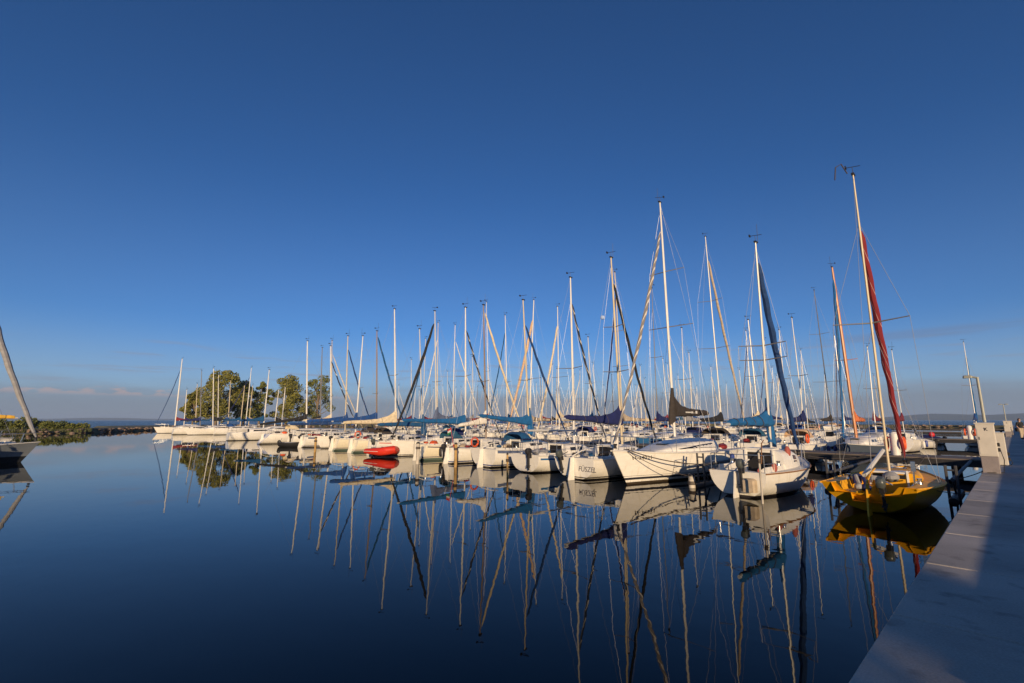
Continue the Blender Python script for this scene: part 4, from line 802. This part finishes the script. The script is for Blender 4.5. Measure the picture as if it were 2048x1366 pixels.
# ------------------------------------------------------------ second row and the rest that stand out
B2 = [ # X, Y(end), dir, mast foot Y, top X,Y,Z, L, label, extra
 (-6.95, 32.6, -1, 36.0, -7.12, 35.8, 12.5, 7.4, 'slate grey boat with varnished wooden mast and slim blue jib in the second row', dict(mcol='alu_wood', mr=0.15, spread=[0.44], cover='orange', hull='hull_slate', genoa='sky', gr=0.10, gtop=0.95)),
 (-8.4, 46.0, -1, 51.0, -8.3, 51.3, 9.0, 9.2, 'white boat with blue hood by the second jetty, behind the dark red jib', dict(mcol='alu_white', cover='maroon', hood='royal', spread=[0.5])),
 (-6.7, 47.5, 1, 52.5, -6.75, 52.2, 8.6, 8.4, 'white boat nearest the pier on the second jetty, maroon boom cover', dict(mcol='alu_white', cover='maroon', mr=0.05, spread=[0.5])),
 (-9.9, 32.6, 1, 36.6, -9.9, 36.2, 9.6, 7.6, 'white boat with navy cover in the second row, next to the slate grey boat', dict(mcol='alu_white', mr=0.05, cover='navy', hood='sand', hull='hull_blue_boot', ring=(0.06, 1))),
 (-12.5, 51.0, 1, 55.0, -12.5, 54.0, 15.6, 9.4, 'white yacht with tall black mast and bundled brown sail by the second jetty', dict(mcol='alu_dark', cover='brown', peak=0.35, spread=[0.34, 0.68], spw=1.1, hull='hull_blue_boot')),
 (-12.8, 32.6, 1, 36.6, -12.8, 36.2, 9.9, 7.8, 'white boat with cream cover in the second row behind the bright blue cover', dict(mcol='alu', cover='cream', peak=0.5, spread=[0.5], hood='teal')),
 (-15.6, 32.6, 1, 36.9, -15.6, 36.35, 17.35, 9.4, 'white yacht with tall mast, wide double spreaders and pale slanting jib', dict(mcol='alu', spread=[0.42, 0.66], spw=1.25, genoa='tan', gr=0.1, gk=0.9, gtop=0.9, cover='black', hood='brown')),
 (-18.4, 32.6, -1, 36.5, -18.4, 36.9, 10.2, 8.0, 'white boat with grey cover in the second row behind the largest yacht', dict(mcol='alu_white', mr=0.05, cover='grey', hood='navy')),
 (-20.6, 32.6, -1, 36.0, -21.1, 37.1, 14.3, 8.8, 'white sailing boat with thin grey mast behind the spiral jib', dict(mcol='alu_grey', mr=0.055, spread=[0.5], cover='navy', hull='hull_blue')),
 (-24.0, 32.6, -1, 36.0, -23.9, 35.5, 16.1, 9.6, 'white yacht with tall cream mast and navy jib in the second row', dict(mcol='alu_tan', genoa='navy', spread=[0.4, 0.62], spw=0.9, cover='tan')),
 (-27.6, 32.6, 1, 36.4, -27.6, 36.0, 10.5, 8.0, 'white sailing boat with dark blue sprayhood in the second row', dict(hood='navy', cover='blue', hull='hull_dark_boot')),
 (-31.5, 32.6, -1, 36.0, -31.53, 36.07, 14.28, 9.0, 'white yacht with cream boom cover and cream furled jib in the second row', dict(mcol='alu_white', genoa='cream', gr=0.12, cover='cream', peak=0.8, spread=[0.42], spw=1.1)),
 (-35.8, 32.6, -1, 36.0, -35.8, 36.9, 15.96, 9.6, 'white yacht with thick white mast and sand coloured jib slanting to the left', dict(mcol='alu_white', mr=0.1, genoa='sand', gr=0.17, spread=[0.38], spw=1.1, cover='tan', hull='hull_blue_boot')),
 (-39.2, 32.6, -1, 36.0, -40.2, 36.5, 14.86, 9.0, 'white yacht with blue jib slanting left and blue cover in the second row', dict(mcol='alu_white', genoa='blue', spread=[0.4], cover='blue')),
 (-42.4, 32.6, 1, 36.0, -41.8, 34.9, 16.49, 9.4, 'white yacht with thin tall mast and dark red boom cover', dict(mcol='alu_white', mr=0.055, spread=[0.45], cover='red', peak=0.6, fold=0.3)),
 (-2.75, 62.6, 1, 66.0, -2.75, 66.9, 10.5, 7.0, 'boat with white mast and blue furled jib nearest the pier, beside the lamp', dict(mcol='alu_white', cover='royal', genoa='sky', gr=0.09, mr=0.06, spread=[0.5])),
 (-46.0, 32.6, 1, 36.5, -46.0, 36.2, 10.4, 8.0, 'white sailing boat with light grey cover in the middle of the second row', dict(cover='grey', hull='hull_green_boot', hood='blue')),
 (-49.7, 32.6, 1, 36.0, -49.7, 36.1, 15.03, 9.0, 'white yacht with blue cover and white furled jib in the second row', dict(mcol='alu_white', cover='blue', genoa='white', spread=[0.45], hood='blue')),
 (-53.2, 32.6, -1, 36.0, -53.16, 35.7, 15.84, 9.4, 'white yacht with cream mast and loose white jib in the second row', dict(mcol='alu_tan', genoa='white', cover='royal', spread=[0.4], hull='hull_navy')),
 (-56.8, 32.6, -1, 36.0, -56.84, 36.1, 14.11, 9.0, 'white yacht with wide blue jib slanting to the left in the second row', dict(mcol='alu', genoa='blue', gr=0.13, spread=[0.45], cover='red')),
 (-60.4, 32.6, 1, 36.4, -60.4, 36.0, 11.4, 8.0, 'white sailing boat with maroon cover at the left end of the second row', dict(cover='maroon', hood='tan'))]
for i, (X, Y, dr, fy, tx, ty, tz, L, lb, ex) in enumerate(B2):
    d = dict(L=L, B=L * 0.33, fs=1.0, fm=0.98, fb=1.2, hull='hull_white', cabin=(0.33, 0.76), ch=0.46, bz=2.5, seed=100 + i, clutter=2, mr=0.075, ws=0.78, fenders=[(0.3, 1, 'fender_white'), (0.55, 1, 'fender_blue')]); d.update(ex)
    if 'be' not in d: d['be'] = ((fy - Y) - L * 0.40 if dr > 0 else (Y + L - fy) - L * 0.40, 2.5)
    boat(X, Y, dr, (fy, tx, ty, tz), lb, lod=1, **d)

# ------------------------------------------------------------ crowded rows behind: kinds built once, then copied
def proto(k, L, tall, **ex):
    rr = random.Random(200 + k)
    d = dict(L=L, B=L * 0.33, fs=0.98, fm=0.95, fb=1.2, cabin=(0.33, 0.76), ch=0.46, bz=2.45, be=(L * 0.12, 2.45), seed=200 + k, mr=0.07, clutter=0, cover='blue', wins=[(0.12, 0.66, 0.4, 0.74, 0.03, 0.3)], lines=False); d.update(ex)
    S = dict(d); S['mast'] = (L * 0.56, 0.0, L * 0.52, tall); return make_boat('sailing_boat', 0, 0, 1, S, 0)[0]
KINDS = [
 ('white boat, royal blue cover', proto(0, 7.4, 10.2, cover='royal', genoa=None, mcol='alu_white', hull='hull_blue_boot')),
 ('white boat, bare boom, blue hood', proto(1, 8.2, 11.2, cover=None, hood='royal', genoa='white', mcol='alu_white', ring=(0.05, 1))),
 ('white boat, cream cover', proto(2, 7.0, 9.4, cover='cream', genoa=None, mcol='alu_tan', hood='tan')),
 ('blue boat, navy cover', proto(3, 8.6, 11.8, cover='navy', hull='hull_blue', genoa='navy', gr=0.06, mcol='alu')),
 ('white boat, dark red cover', proto(4, 7.6, 10.0, cover='red', genoa=None, mcol='alu_white', hull='hull_dark_boot')),
 ('white boat, black cover, beige hood', proto(5, 9.0, 12.4, cover='black', hood='sand', genoa='white', gr=0.06, mcol='alu_white', wins=[(0.08, 0.7, 0.35, 0.74, 0.05, 0.6)])),
 ('white boat, grey mast, no cover', proto(6, 6.6, 8.8, cover=None, boom=True, mcol='alu_grey', outb=(0.3, 'black', 0.3), hull='hull_green_boot', ring=(0.05, -1))),
 ('white boat, teal cover', proto(7, 8.0, 10.8, cover='teal', genoa='white', mcol='alu', fenders=[(0.3, 1, 'fender_white'), (0.5, 1, 'fender_blue')]))]
ORD = ['first', 'second', 'third', 'fourth', 'fifth', 'sixth', 'seventh', 'eighth', 'ninth', 'tenth', 'eleventh', 'twelfth', 'thirteenth', 'fourteenth', 'fifteenth', 'sixteenth', 'seventeenth', 'eighteenth', 'nineteenth', 'twentieth', 'twenty-first', 'twenty-second', 'twenty-third', 'twenty-fourth', 'twenty-fifth', 'twenty-sixth', 'twenty-seventh', 'twenty-eighth', 'twenty-ninth', 'thirtieth', 'thirty-first', 'thirty-second', 'thirty-third', 'thirty-fourth']
used = set(); rk = random.Random(77)
def place(k, x, y, flip, label, group, sc=1.0):
    lb, p = KINDS[k]
    o = p if k not in used else copy_tree(p)
    used.add(k); o.location = (x, y, 0); o.rotation_euler = (0, R(rk.uniform(-0.8, 0.8)), (PI if flip else 0) + R(rk.uniform(-2.5, 2.5))); o.scale = (sc, sc, sc); tag(o, label, 'sailing boat', group); return o
def row(xs, y, where, group, gap=0.1):
    last = -1
    for i, x in enumerate(xs):
        k = rk.randrange(8)
        while k == last: k = rk.randrange(8)
        last = k; fl = rk.random() < 0.5; L = 8.0
        place(k, x, y + (L if fl else 0) + rk.uniform(-0.4, 0.4), fl, f'{KINDS[k][0]}, {ORD[i]} from the pier, {where}', group, rk.uniform(0.86, 1.12))
def spaced(x0, x1, step, skip=0.1):
    xs, x = [], x0
    while x > x1:
        if rk.random() > skip: xs.append(x + rk.uniform(-0.25, 0.25))
        x -= step
    return xs
row(spaced(-16.0, -100, 3.55, 0.12), 51.0, 'near side of second jetty', 'boats in the near row of the second jetty')
row(spaced(-10.0, -104, 3.8, 0.2), 63.2, 'far side of second jetty', 'boats in the far row of the second jetty')
row(spaced(-14, -112, 4.6, 0.15), 86.0, 'near side of third jetty', 'boats in the near row of the third jetty')
row(spaced(-16, -115, 5.4, 0.2), 98.5, 'far side of third jetty', 'boats in the far row of the third jetty')
row(spaced(-20, -110, 8.0, 0.2), 119.0, 'along the farthest jetty', 'boats by the farthest jetty')

# boats at the far jetty on the left
FL = [(-111.6, 11.6, -1, 14.9, -111.6, 14.8, 14.5, 10.5, 'white yacht with dark jib, leftmost boat under the trees', dict(mcol='alu_white', mr=0.13, genoa='darkblue', cover='red', spread=[])),
 (-95.7, 14.0, -1, 18.2, -95.74, 17.4, 11.5, 11.0, 'long low white yacht lying in front of the trees on the left', dict(mcol='alu_white', cover='black', ch=0.55, wins=[(0.05, 0.75, 0.35, 0.72, 0.05, 0.6)])),
 (-99.6, 13.0, 1, 17.0, -99.6, 16.3, 11.3, 8.0, 'white boat with thin grey mast left of the tallest tree', dict(mcol='alu_grey', cover='navy')),
 (-108.0, 17.2, 1, 21.4, -108.0, 20.6, 11.4, 8.0, 'white boat with bare white mast behind the long low yacht', dict(mcol='alu_white', cover='blue')),
 (-115.5, 14.6, 1, 18.9, -115.5, 18.4, 9.9, 7.6, 'white boat with cream mast at the left edge of the trees', dict(mcol='alu_tan', cover='black')),
 (-119.6, 13.5, -1, 17.5, -119.6, 17.3, 8.9, 8.0, 'white boat with navy cover, short mast left of the trees', dict(mcol='alu_white', cover='navy')),
 (-101.4, 21.6, -1, 25.2, -101.4, 25.3, 9.2, 7.0, 'small white boat with short cream mast below the middle trees', dict(mcol='alu_tan', cover='tan')),
 (-97.0, 19.4, -1, 23.6, -97.0, 23.7, 12.2, 8.2, 'white boat with dark jib and tall mast below the middle trees', dict(mcol='alu_white', genoa='navy', cover='royal')),
 (-104.6, 18.4, 1, 22.4, -104.6, 22.1, 10.2, 7.6, 'small white boat with royal blue cover below the tallest tree', dict(mcol='alu_tan', cover='royal')),
 (-93.4, 18.0, 1, 21.9, -93.4, 22.0, 8.6, 7.2, 'small white boat with blue sprayhood below the tufted tree', dict(mcol='alu_tan', cover='blue', hood='royal')),
 (-88.2, 22.0, -1, 26.0, -88.2, 26.2, 7.8, 7.2, 'white boat with black cover before the pointed tree', dict(mcol='alu_white', cover='black')),
 (-78.0, 19.8, -1, 24.0, -78.0, 24.1, 7.6, 7.0, 'small white boat with short mast before the pointed tree', dict(mcol='alu_white', cover='grey')),
 (-66.2, 14.2, 1, 18.2, -66.2, 18.3, 9.0, 7.6, 'white boat with short white mast left of the pointed tree', dict(mcol='alu_white', cover='blue')),
 (-63.1, 19.8, 1, 24.2, -63.1, 23.8, 12.2, 8.6, 'white boat with dark grey mast right of the pointed tree', dict(mcol='alu_grey', cover='black', mr=0.09)),
 (-58.9, 19.4, 1, 24.0, -58.9, 23.4, 12.6, 9.0, 'white boat with cream mast and cream jib behind the sleek yacht', dict(mcol='alu_tan', cover='cream', genoa='cream', peak=0.8))]
for i, (X, Y, dr, fy, tx, ty, tz, L, lb, ex) in enumerate(FL):
    d = dict(L=L, B=L * 0.32, fs=0.98, fm=0.95, fb=1.2, hull='hull_white', cabin=(0.33, 0.76), ch=0.46, bz=2.45, seed=300 + i, mr=0.085, spread=[0.5], clutter=0, lines=False, wins=[(0.12, 0.66, 0.4, 0.74, 0.03, 0.3)]); d.update(ex)
    d['be'] = ((fy - Y) - L * 0.40 if dr > 0 else (Y + L - fy) - L * 0.40, 2.45)
    boat(X, Y, dr, (fy, tx, ty, tz), lb, lod=0, **d)

# boats cut by the left edge of the picture
boat(-41.2, -11.2, 1, (-5.4, -41.2, -5.2, 12.6), 'shade-coloured white yacht entering at the left edge, with a thick grey furled jib', lod=1, L=10.0, B=3.1, fs=0.95, fm=0.98, fb=1.2, hull='hull_grey', rail='deck_white', mcol='alu', genoa='grey', gr=0.17, gk=0.85, gtop=0.96, cover='yellow', bz=2.8, be=(0.6, 2.8), hood='navy', seed=400)
boat(-47.5, -11.5, -1, (-6.6, -47.5, -6.2, 9.5), 'white boat with yellow boom cover behind the yacht at the left edge', lod=1, L=9.0, B=2.9, fs=1.0, fm=1.0, fb=1.2, hull='hull_white', mcol='alu_white', cover='yellow', bz=2.75, be=(0.2, 2.7), genoa='white', seed=402, hood='navy')
boat(-52.5, -12.0, 1, (-5.6, -52.5, -5.9, 9.0), 'white boat with thin mast, farthest of those at the left edge', lod=1, L=9.0, B=2.9, fs=1.0, fm=1.0, fb=1.2, hull='hull_white', mcol='alu_tan', cover='navy', seed=404)

boat(-36.9, -15.6, 1, (-9.8, -36.9, -10.0, 12.0), 'unseen white yacht added outside the left edge to shade its neighbour', lod=0, L=10.4, B=3.2, fs=1.3, fm=1.3, fb=1.5, hull='hull_white', ch=0.6, mcol='alu', cover='navy', bz=3.0, be=(0.6, 3.0), genoa='white', seed=406)  # unseen boat, added only to throw shade on the neighbouring yacht
tree(27.5, -19.0, 8.6, 7.5, 1, 'leafy tree outside the picture whose shadow lies on the near pier slabs', 61)

# ------------------------------------------------------------ small boats, buoys and posts on the right
def motorboat(x, y, rz, label, hull, cov, L=5.2):
    r = empty('motorboat', (x, y, 0), rz); tag(r, label, 'motorboat', 'small motorboats by the second jetty'); h = Hull(L, 1.9, 0.6, 0.6, 0.8, 0.85, 0.45, 0.7, 0.0, zk=-0.2)
    obj('hull', h.build(16, 6), M[hull], r, 50); obj('deck', h.deck(0.08, 0.6, 0.7, 0.3, coam=0.02, nt=14), M['deck_white'], r, 30)
    mb = MB(); mb.loft([[(-0.7 * k, h.yy(t, 1), h.zs(t) + 0.02), (-0.6 * k, h.yy(t, 1) - s_, h.zs(t) + 0.36), (0.6 * k, h.yy(t, 1) - s_, h.zs(t) + 0.36), (0.7 * k, h.yy(t, 1), h.zs(t) + 0.02)] for t, k, s_ in ((0.62, 1, 0.2), (0.635, 1, 0.19))], closed=False); obj('windscreen', mb, M['glass'], r, 0)
    if cov: 
        mb = MB(); mb.loft([[(math.cos(a) * 0.8, h.yy(t, 1), h.zs(t) + 0.02 + math.sin(a) * hh) for a in [PI * k / 8 for k in range(9)]] for t, hh in ((0.03, 0.05), (0.2, 0.3), (0.45, 0.38), (0.62, 0.1))], closed=False); obj('boat_cover', mb, CL[cov], r, 50)
    outboard(r, 0, 0, 0.55, M['black'], 0.2)
motorboat(-5.2, 56.6, R(90), 'low white motorboat lying along the second jetty, left of the buoy post', 'hull_white', 'white')
motorboat(-5.4, 66.0, R(80), 'small white motorboat beyond the red buoy', 'hull_white', 'navy')
motorboat(-9.0, 57.4, R(86), 'dark motorboat tied beside the low white one', 'hull_navy', None)
def buoy_station(x, y, label, h):
    r = empty('lifebuoy_post', (x, y, 0.75)); tag(r, label, 'lifebuoy post', 'white lifebuoy posts on the jetties')
    mb = MB(); mb.tube([(0, 0, 0), (0, 0, h * 0.92), (0, 0, h)], [0.19, 0.19, 0.1], 12); obj('post', mb, M['fender_white'], r)
    for dx in (-0.33, 0.36): mb = MB(); mb.torus((dx, -0.02, h * 0.52), 0.27, 0.07, 'X', 20, 8); obj('lifebuoy', mb, M['orange'], r)
buoy_station(-4.35, 30.7, 'white post with orange lifebuoys on the first jetty behind the yellow boat', 1.15)
buoy_station(-3.05, 60.6, 'white post with orange lifebuoy on the second jetty left of the pedestal', 1.25)
r = empty('mooring_buoy', (-5.6, 59.3, 0.9)); tag(r, 'round red buoy hanging at the second jetty', 'buoy'); mb = MB(); mb.ball((0, 0, 0.25), 0.24, 14, 9); obj('float', mb, M['red'], r); obj('eye', MB().torus((0, 0, 0.54), 0.07, 0.025, 'X', 12, 6), M['steel'], r)

# ------------------------------------------------------------ pedestals, lamps, the person on the pier
M['cab_white'] = mat('pedestal_paint', (0.62, 0.57, 0.48), 0.5, noise=0.12, nscale=3)
def pedestal(x, y, label, w=0.42, h=0.98, plinth=0.5, sign=True, d=0.34):
    r = empty('service_pedestal', (x, y, ZP)); tag(r, label, 'service pedestal', 'service pedestals along the pier edge')
    if plinth: obj('base', MB().bbox((0, 0, plinth / 2), (w * 0.92, d * 0.92, plinth), 0.01), M['plinth'], r, 0)
    obj('cabinet', MB().bbox((0, 0, plinth + h / 2 + 0.002), (w, d, h), 0.012), M['cab_white'], r, 0)
    obj('lid', MB().bbox((0, 0, plinth + h + 0.02), (w * 1.1, d * 1.1, 0.035), 0.008), M['cab_white'], r, 0)
    mb = MB(); mb.box((0.0, -d / 2 - 0.003, plinth + h * 0.45), (w * 0.86, 0.006, h * 0.80)); obj('door', mb, M['cab_white'], r, 0)
    if sign: lettering('K', 0.13, lambda u, v: (0.02 + u, -d / 2 - 0.010, plinth + h * 0.83 + v), M['letter'], r, bold=0.003)
    for zz in (0.2, 0.36): mb = MB(); mb.bbox((w / 2 + 0.03, 0.02, plinth + h * zz), (0.06, 0.1, 0.11), 0.01); obj('socket', mb, M['black'], r, 0)
    mb = MB(); mb.box((-w * 0.36, -d / 2 - 0.008, plinth + h * 0.55), (0.02, 0.012, 0.09)); obj('handle', mb, M['galv'], r, 0)
    mb = MB(); mb.tube([(w / 2 + 0.05, 0.02, plinth + h * 0.2), (w / 2 + 0.10, 0.0, plinth * 0.6 + 0.1), (w / 2 + 0.05, -0.02, 0.02), (-w * 0.2, -d / 2 - 0.12, 0.015)], 0.012, 6); obj('cable', mb, M['rubber'], r)
pedestal(-0.70, 20.9, 'tall cream service pedestal on a concrete plinth, nearest on the pier edge')
pedestal(-0.50, 24.6, 'plain grey metal cabinet standing just behind the nearest cream pedestal', 0.28, 1.12, 0.0, False, 0.3)
pedestal(-0.68, 66.5, 'cream pedestal with a double lamp farther along the pier')
pedestal(-0.55, 74.0, 'last cream pedestal visible along the pier', sign=False)
def lamp(x, y, h, label, double=False):
    r = empty('street_lamp', (x, y, ZP + 1.5)); tag(r, label, 'street lamp', 'lamps above the pedestals')
    obj('pole', MB().tube([(0, 0, 0.03), (0, 0, h)], [0.042, 0.034], 10), M['galv_light'], r)
    for s_ in ((-1, 1) if double else (-1,)):
        obj('arm', MB().tube([(0, 0, h - 0.03), (s_ * 0.14, 0, h + 0.02)], 0.03, 8), M['galv_light'], r)
        mb = MB(); mb.bbox((s_ * 0.22, 0, h + 0.02), (0.22, 0.16, 0.09), 0.03); obj('lamp_head', mb, M['galv_light'], r, 0)
M['galv_light'] = mat('lamp_paint', (0.36, 0.36, 0.30), 0.5, 0.2)
lamp(-0.68, 20.9, 1.45, 'single armed lamp on a pole above the nearest cream pedestal')
lamp(-0.68, 66.5, 1.6, 'double lamp on a short pole farther along the pier', True)

# mooring booms and piles in front of the first jetty
def mooring_boom(x, y0, label, z0=0.62):
    r = empty('mooring_boom', (x, y0, 0)); tag(r, label, 'mooring boom', 'steel mooring booms reaching out from the first jetty')
    mb = MB(); mb.tube([(0, 0.1, z0), (0, 30.0 - y0, z0 + 0.05)], 0.055, 8); obj('beam', mb, M['galv'], r)
    mb = MB(); mb.tube([(-0.12, 0.1, -0.3), (-0.12, 0.1, z0 + 0.45)], 0.04, 6); mb.tube([(0.12, 0.1, -0.3), (0.12, 0.1, z0 + 0.45)], 0.04, 6); mb.tube([(-0.12, 0.1, z0 + 0.3), (0.12, 0.1, z0 + 0.3)], 0.03, 6); obj('end_frame', mb, M['galv'], r)
    for y_ in (0.2, 1.4): obj('strut', MB().tube([(0, y_ + 0.75, -0.1), (0, y_, z0)], 0.03, 6), M['galv'], r)
    mb = MB(); rings = [[(0.12 * c_, yy, 0.03 + 0.1 * s_) for c_, s_ in [(math.cos(a), math.sin(a)) for a in [2 * PI * k / 10 for k in range(10)]]] for yy in (-0.5, 2.3)]; mb.loft(rings, caps=True); obj('float', mb, M['black'], r)
mooring_boom(-1.62, 20.6, 'dark mooring boom with upright frame between the yellow boat and the pier')
mooring_boom(-4.85, 20.4, 'dark mooring boom between the yellow boat and the small white cruiser')
mooring_boom(-8.55, 17.9, 'mooring boom lying beside the hull of the largest white yacht', 0.78)
mooring_boom(-14.75, 18.5, 'mooring boom between the lettered boat and the one with a bare mast')
mooring_boom(-21.45, 18.3, 'mooring boom beside the boat with the brown mast')
mooring_boom(-31.2, 18.4, 'mooring boom right of the boat with the teal folded cover')
mooring_boom(-40.7, 18.2, 'mooring boom near the left end of the front row')
M['pile'] = mat('pile_paint', (0.55, 0.5, 0.42), 0.8, noise=0.4, nscale=4, stretch=(1, 1, .4)); M['pile_rust'] = mat('pile_rust', (0.45, 0.28, 0.1), 0.85, noise=0.4, nscale=4)
def pile(x, y, h, mt, label, rad=0.12):
    r = empty('mooring_pile', (x, y, 0)); tag(r, label, 'mooring pile', 'mooring piles in front of the boats')
    obj('post', MB().tube([(0, 0, -1), (0, 0, h)], rad, 12), M[mt], r); obj('cap', MB().tube([(0, 0, h), (0, 0, h + 0.05), (0, 0, h + 0.1)], [rad * 1.15, rad * 1.1, rad * 0.4], 12), M['black'], r)
    mb = MB(); [mb.torus((0, 0, h - 0.2 - 0.045 * q), rad + 0.015, 0.02, 'Z', 14, 5) for q in range(3)]; obj('rope_wrap', mb, M['rope'], r)
pile(-8.6, 17.3, 0.42, 'pile', 'short pale pile in the water between the two white boats')
pile(-23.9, 14.9, 1.15, 'pile', 'pale pile with ropes in front of the brown masted boat', 0.1)
pile(-20.9, 15.4, 1.2, 'pile_rust', 'rusty yellow pile with ropes left of the blue covered boat', 0.085)
pile(-15.9, 14.6, 0.95, 'pile_rust', 'thin dark pile standing before the transom with blue stripe', 0.045)
pile(-38.2, 14.4, 1.1, 'pile_rust', 'dark slim pile before the boats left of the red inflatable', 0.09)
pile(-5.55, 15.6, 1.5, 'pile', 'thin grey pole rising beside the stern of the small white cruiser', 0.03)

def rope(pts, label, r=0.016, sag=0.0, mt='rope'):
    a, b = Vector(pts[0]), Vector(pts[1]); ps = []
    for i in range(13):
        q = i / 12; p = a.lerp(b, q); p.z -= sag * 4 * q * (1 - q); ps.append(p)
    o = obj('mooring_rope', MB().tube(ps, r, 6), M[mt]); tag(o, label, 'rope', 'mooring ropes')
rope([(-10.35, 15.75, 1.38), (-8.6, 18.1, 0.80)], 'dark rope from the bow of the largest white yacht to the boom', 0.022, 0.12)
rope([(-10.42, 15.9, 1.30), (-8.6, 17.4, 0.40)], 'second lower rope from the largest yacht bow to the short pile', 0.014, 0.15)
rope([(-1.95, 19.6, 0.68), (-0.92, 24.6, 0.75)], 'rope from the yellow boat side to the pier', 0.014, 0.12)
rope([(-2.9, 22.4, 0.8), (-3.2, 30.0, 0.75)], 'rope from the bow of the yellow boat to the first jetty', 0.014, 0.15)
rope([(-6.2, 23.0, 1.0), (-5.4, 30.0, 0.75)], 'rope from the bow of the small white cruiser to the jetty', 0.014, 0.15)
rope([(-2.1, 17.6, 0.66), (-0.92, 17.9, 0.55)], 'thin rope from the yellow boat quarter straight across to the pier', 0.012, 0.06)
rope([(-7.35, 16.7, 0.85), (-8.5, 18.4, 0.75)], 'short rope from the small white cruiser stern to the boom', 0.012, 0.1)
rope([(-14.0, 16.3, 0.95), (-14.75, 18.7, 0.7)], 'short rope from the lettered transom to its boom', 0.012, 0.1)

def person(x, y, z, rz, label):
    r = empty('person', (x, y, z), rz); tag(r, label, 'person')
    J = dict(pel=(0, 0, .92, .125), belly=(0, .01, 1.08, .12), chest=(0, .0, 1.28, .135), neck=(0, .01, 1.47, .05), head=(0, -.03, 1.60, .085), crown=(0, -.02, 1.68, .075))
    E_ = [('pel', 'belly'), ('belly', 'chest'), ('chest', 'neck'), ('neck', 'head'), ('head', 'crown')]
    for s, n_ in ((-1, 'l'), (1, 'r')):
        J.update({f'sh{n_}': (s * .17, 0, 1.38, .055), f'el{n_}': (s * .24, .04, 1.12, .042), f'wr{n_}': (s * .22, -.10, .93, .028), f'pa{n_}': (s * .215, -.14, .87, .034), f'hip{n_}': (s * .09, 0, .86, .09), f'kn{n_}': (s * .1, -.03 + .05 * s, .49, .058), f'an{n_}': (s * .1, .04 + .1 * s, .09, .04), f'toe{n_}': (s * .12, -.12 + .1 * s, .035, .035)})
        E_ += [('chest', f'sh{n_}'), (f'sh{n_}', f'el{n_}'), (f'el{n_}', f'wr{n_}'), (f'wr{n_}', f'pa{n_}'), ('pel', f'hip{n_}'), (f'hip{n_}', f'kn{n_}'), (f'kn{n_}', f'an{n_}'), (f'an{n_}', f'toe{n_}')]
        for k in range(5):
            a = (-.03 + .016 * k) * 1.0; ln = (.055, .07, .075, .07, .055)[k]
            J[f'f{n_}{k}'] = (s * .215 + a * .5, -.15 - ln * .45, .86 - ln, .009); E_.append((f'pa{n_}', f'f{n_}{k}'))
    names = list(J); me = bpy.data.meshes.new('body'); me.from_pydata([J[n_][:3] for n_ in names], [(names.index(a), names.index(b)) for a, b in E_], [])
    o = bpy.data.objects.new('body', me); C.objects.link(o); o.parent = r
    md = o.modifiers.new('skin', 'SKIN'); sv = me.skin_vertices[0].data if me.skin_vertices else None
    if sv is None:
        bpy.context.view_layer.objects.active = o; sv = me.skin_vertices[0].data
    for i, n_ in enumerate(names): sv[i].radius = (J[n_][3], J[n_][3]); sv[i].use_root = (i == 0)
    ms = o.modifiers.new('sub', 'SUBSURF'); ms.levels = 1; ms.render_levels = 2
    skin = mat('skin', (0.55, 0.33, 0.23), 0.6); nt = skin.node_tree; b = nt.nodes['Principled BSDF']; me.materials.append(skin)
    def shell(name, parts, m_):
        mb = MB()
        for ps in parts: mb.tube([J[p][:3] if isinstance(p, str) else p[:3] for p in ps], [(J[p][3] if isinstance(p, str) else p[3]) * 1.22 + 0.012 for p in ps], 12)
        obj(name, mb, m_, r, 60)
    shell('top', [['pel', 'belly', 'chest', (0, 0, 1.42, .09)], ['shl', 'ell'], ['shr', 'elr'], [(-.17, 0, 1.38, .05), (.17, 0, 1.38, .05)]], CL['black'])
    shell('trousers', [['pel', 'hipl', 'knl', 'anl'], ['pel', 'hipr', 'knr', 'anr']], CL['tan'])
    shell('shoes', [['anl', 'toel'], ['anr', 'toer']], M['black'])
    mb = MB(); mb.ball((0, .015, 1.655), (.095, .105, .10)); mb.ball((0, .06, 1.58), (.08, .06, .09)); obj('hair', mb, mat('hair', (0.10, 0.045, 0.03), 0.6), r)
    mb = MB(); mb.ball((-.032, -.108, 1.615), .010, 6, 4); mb.ball((.032, -.108, 1.615), .010, 6, 4); obj('eyes', mb, M['black'], r); obj('nose', MB().ball((0, -.12, 1.59), (.012, .018, .02), 6, 4), skin, r)
    mb = MB(); mb.bbox((-.30, 0, .78), (.1, .26, .3), .03); mb.tube([(-.26, 0, .9), (-.2, 0, 1.4)], .012, 5); obj('shoulder_bag', mb, CL['brown'], r, 40)
person(0.17, 59.0, ZP, R(40), 'person in dark top and beige trousers walking at the right edge of the pier')

# ------------------------------------------------------------ evening air over the lake
HAZE = 0.00013
mb = MB(); mb.box((0, 0, 39.0), (19000, 19000, 80.0)); hz = obj('haze', mb, None, smooth=0); tag(hz, kind='stuff')
m = bpy.data.materials.new('haze'); m.use_nodes = True; nt = m.node_tree
for n in list(nt.nodes): nt.nodes.remove(n)
o_ = nt.nodes.new('ShaderNodeOutputMaterial'); v = nt.nodes.new('ShaderNodeVolumePrincipled'); v.inputs['Color'].default_value = (0.55, 0.72, 1.0, 1); v.inputs['Density'].default_value = HAZE
nt.links.new(v.outputs[0], o_.inputs['Volume']); hz.data.materials.clear(); hz.data.materials.append(m)
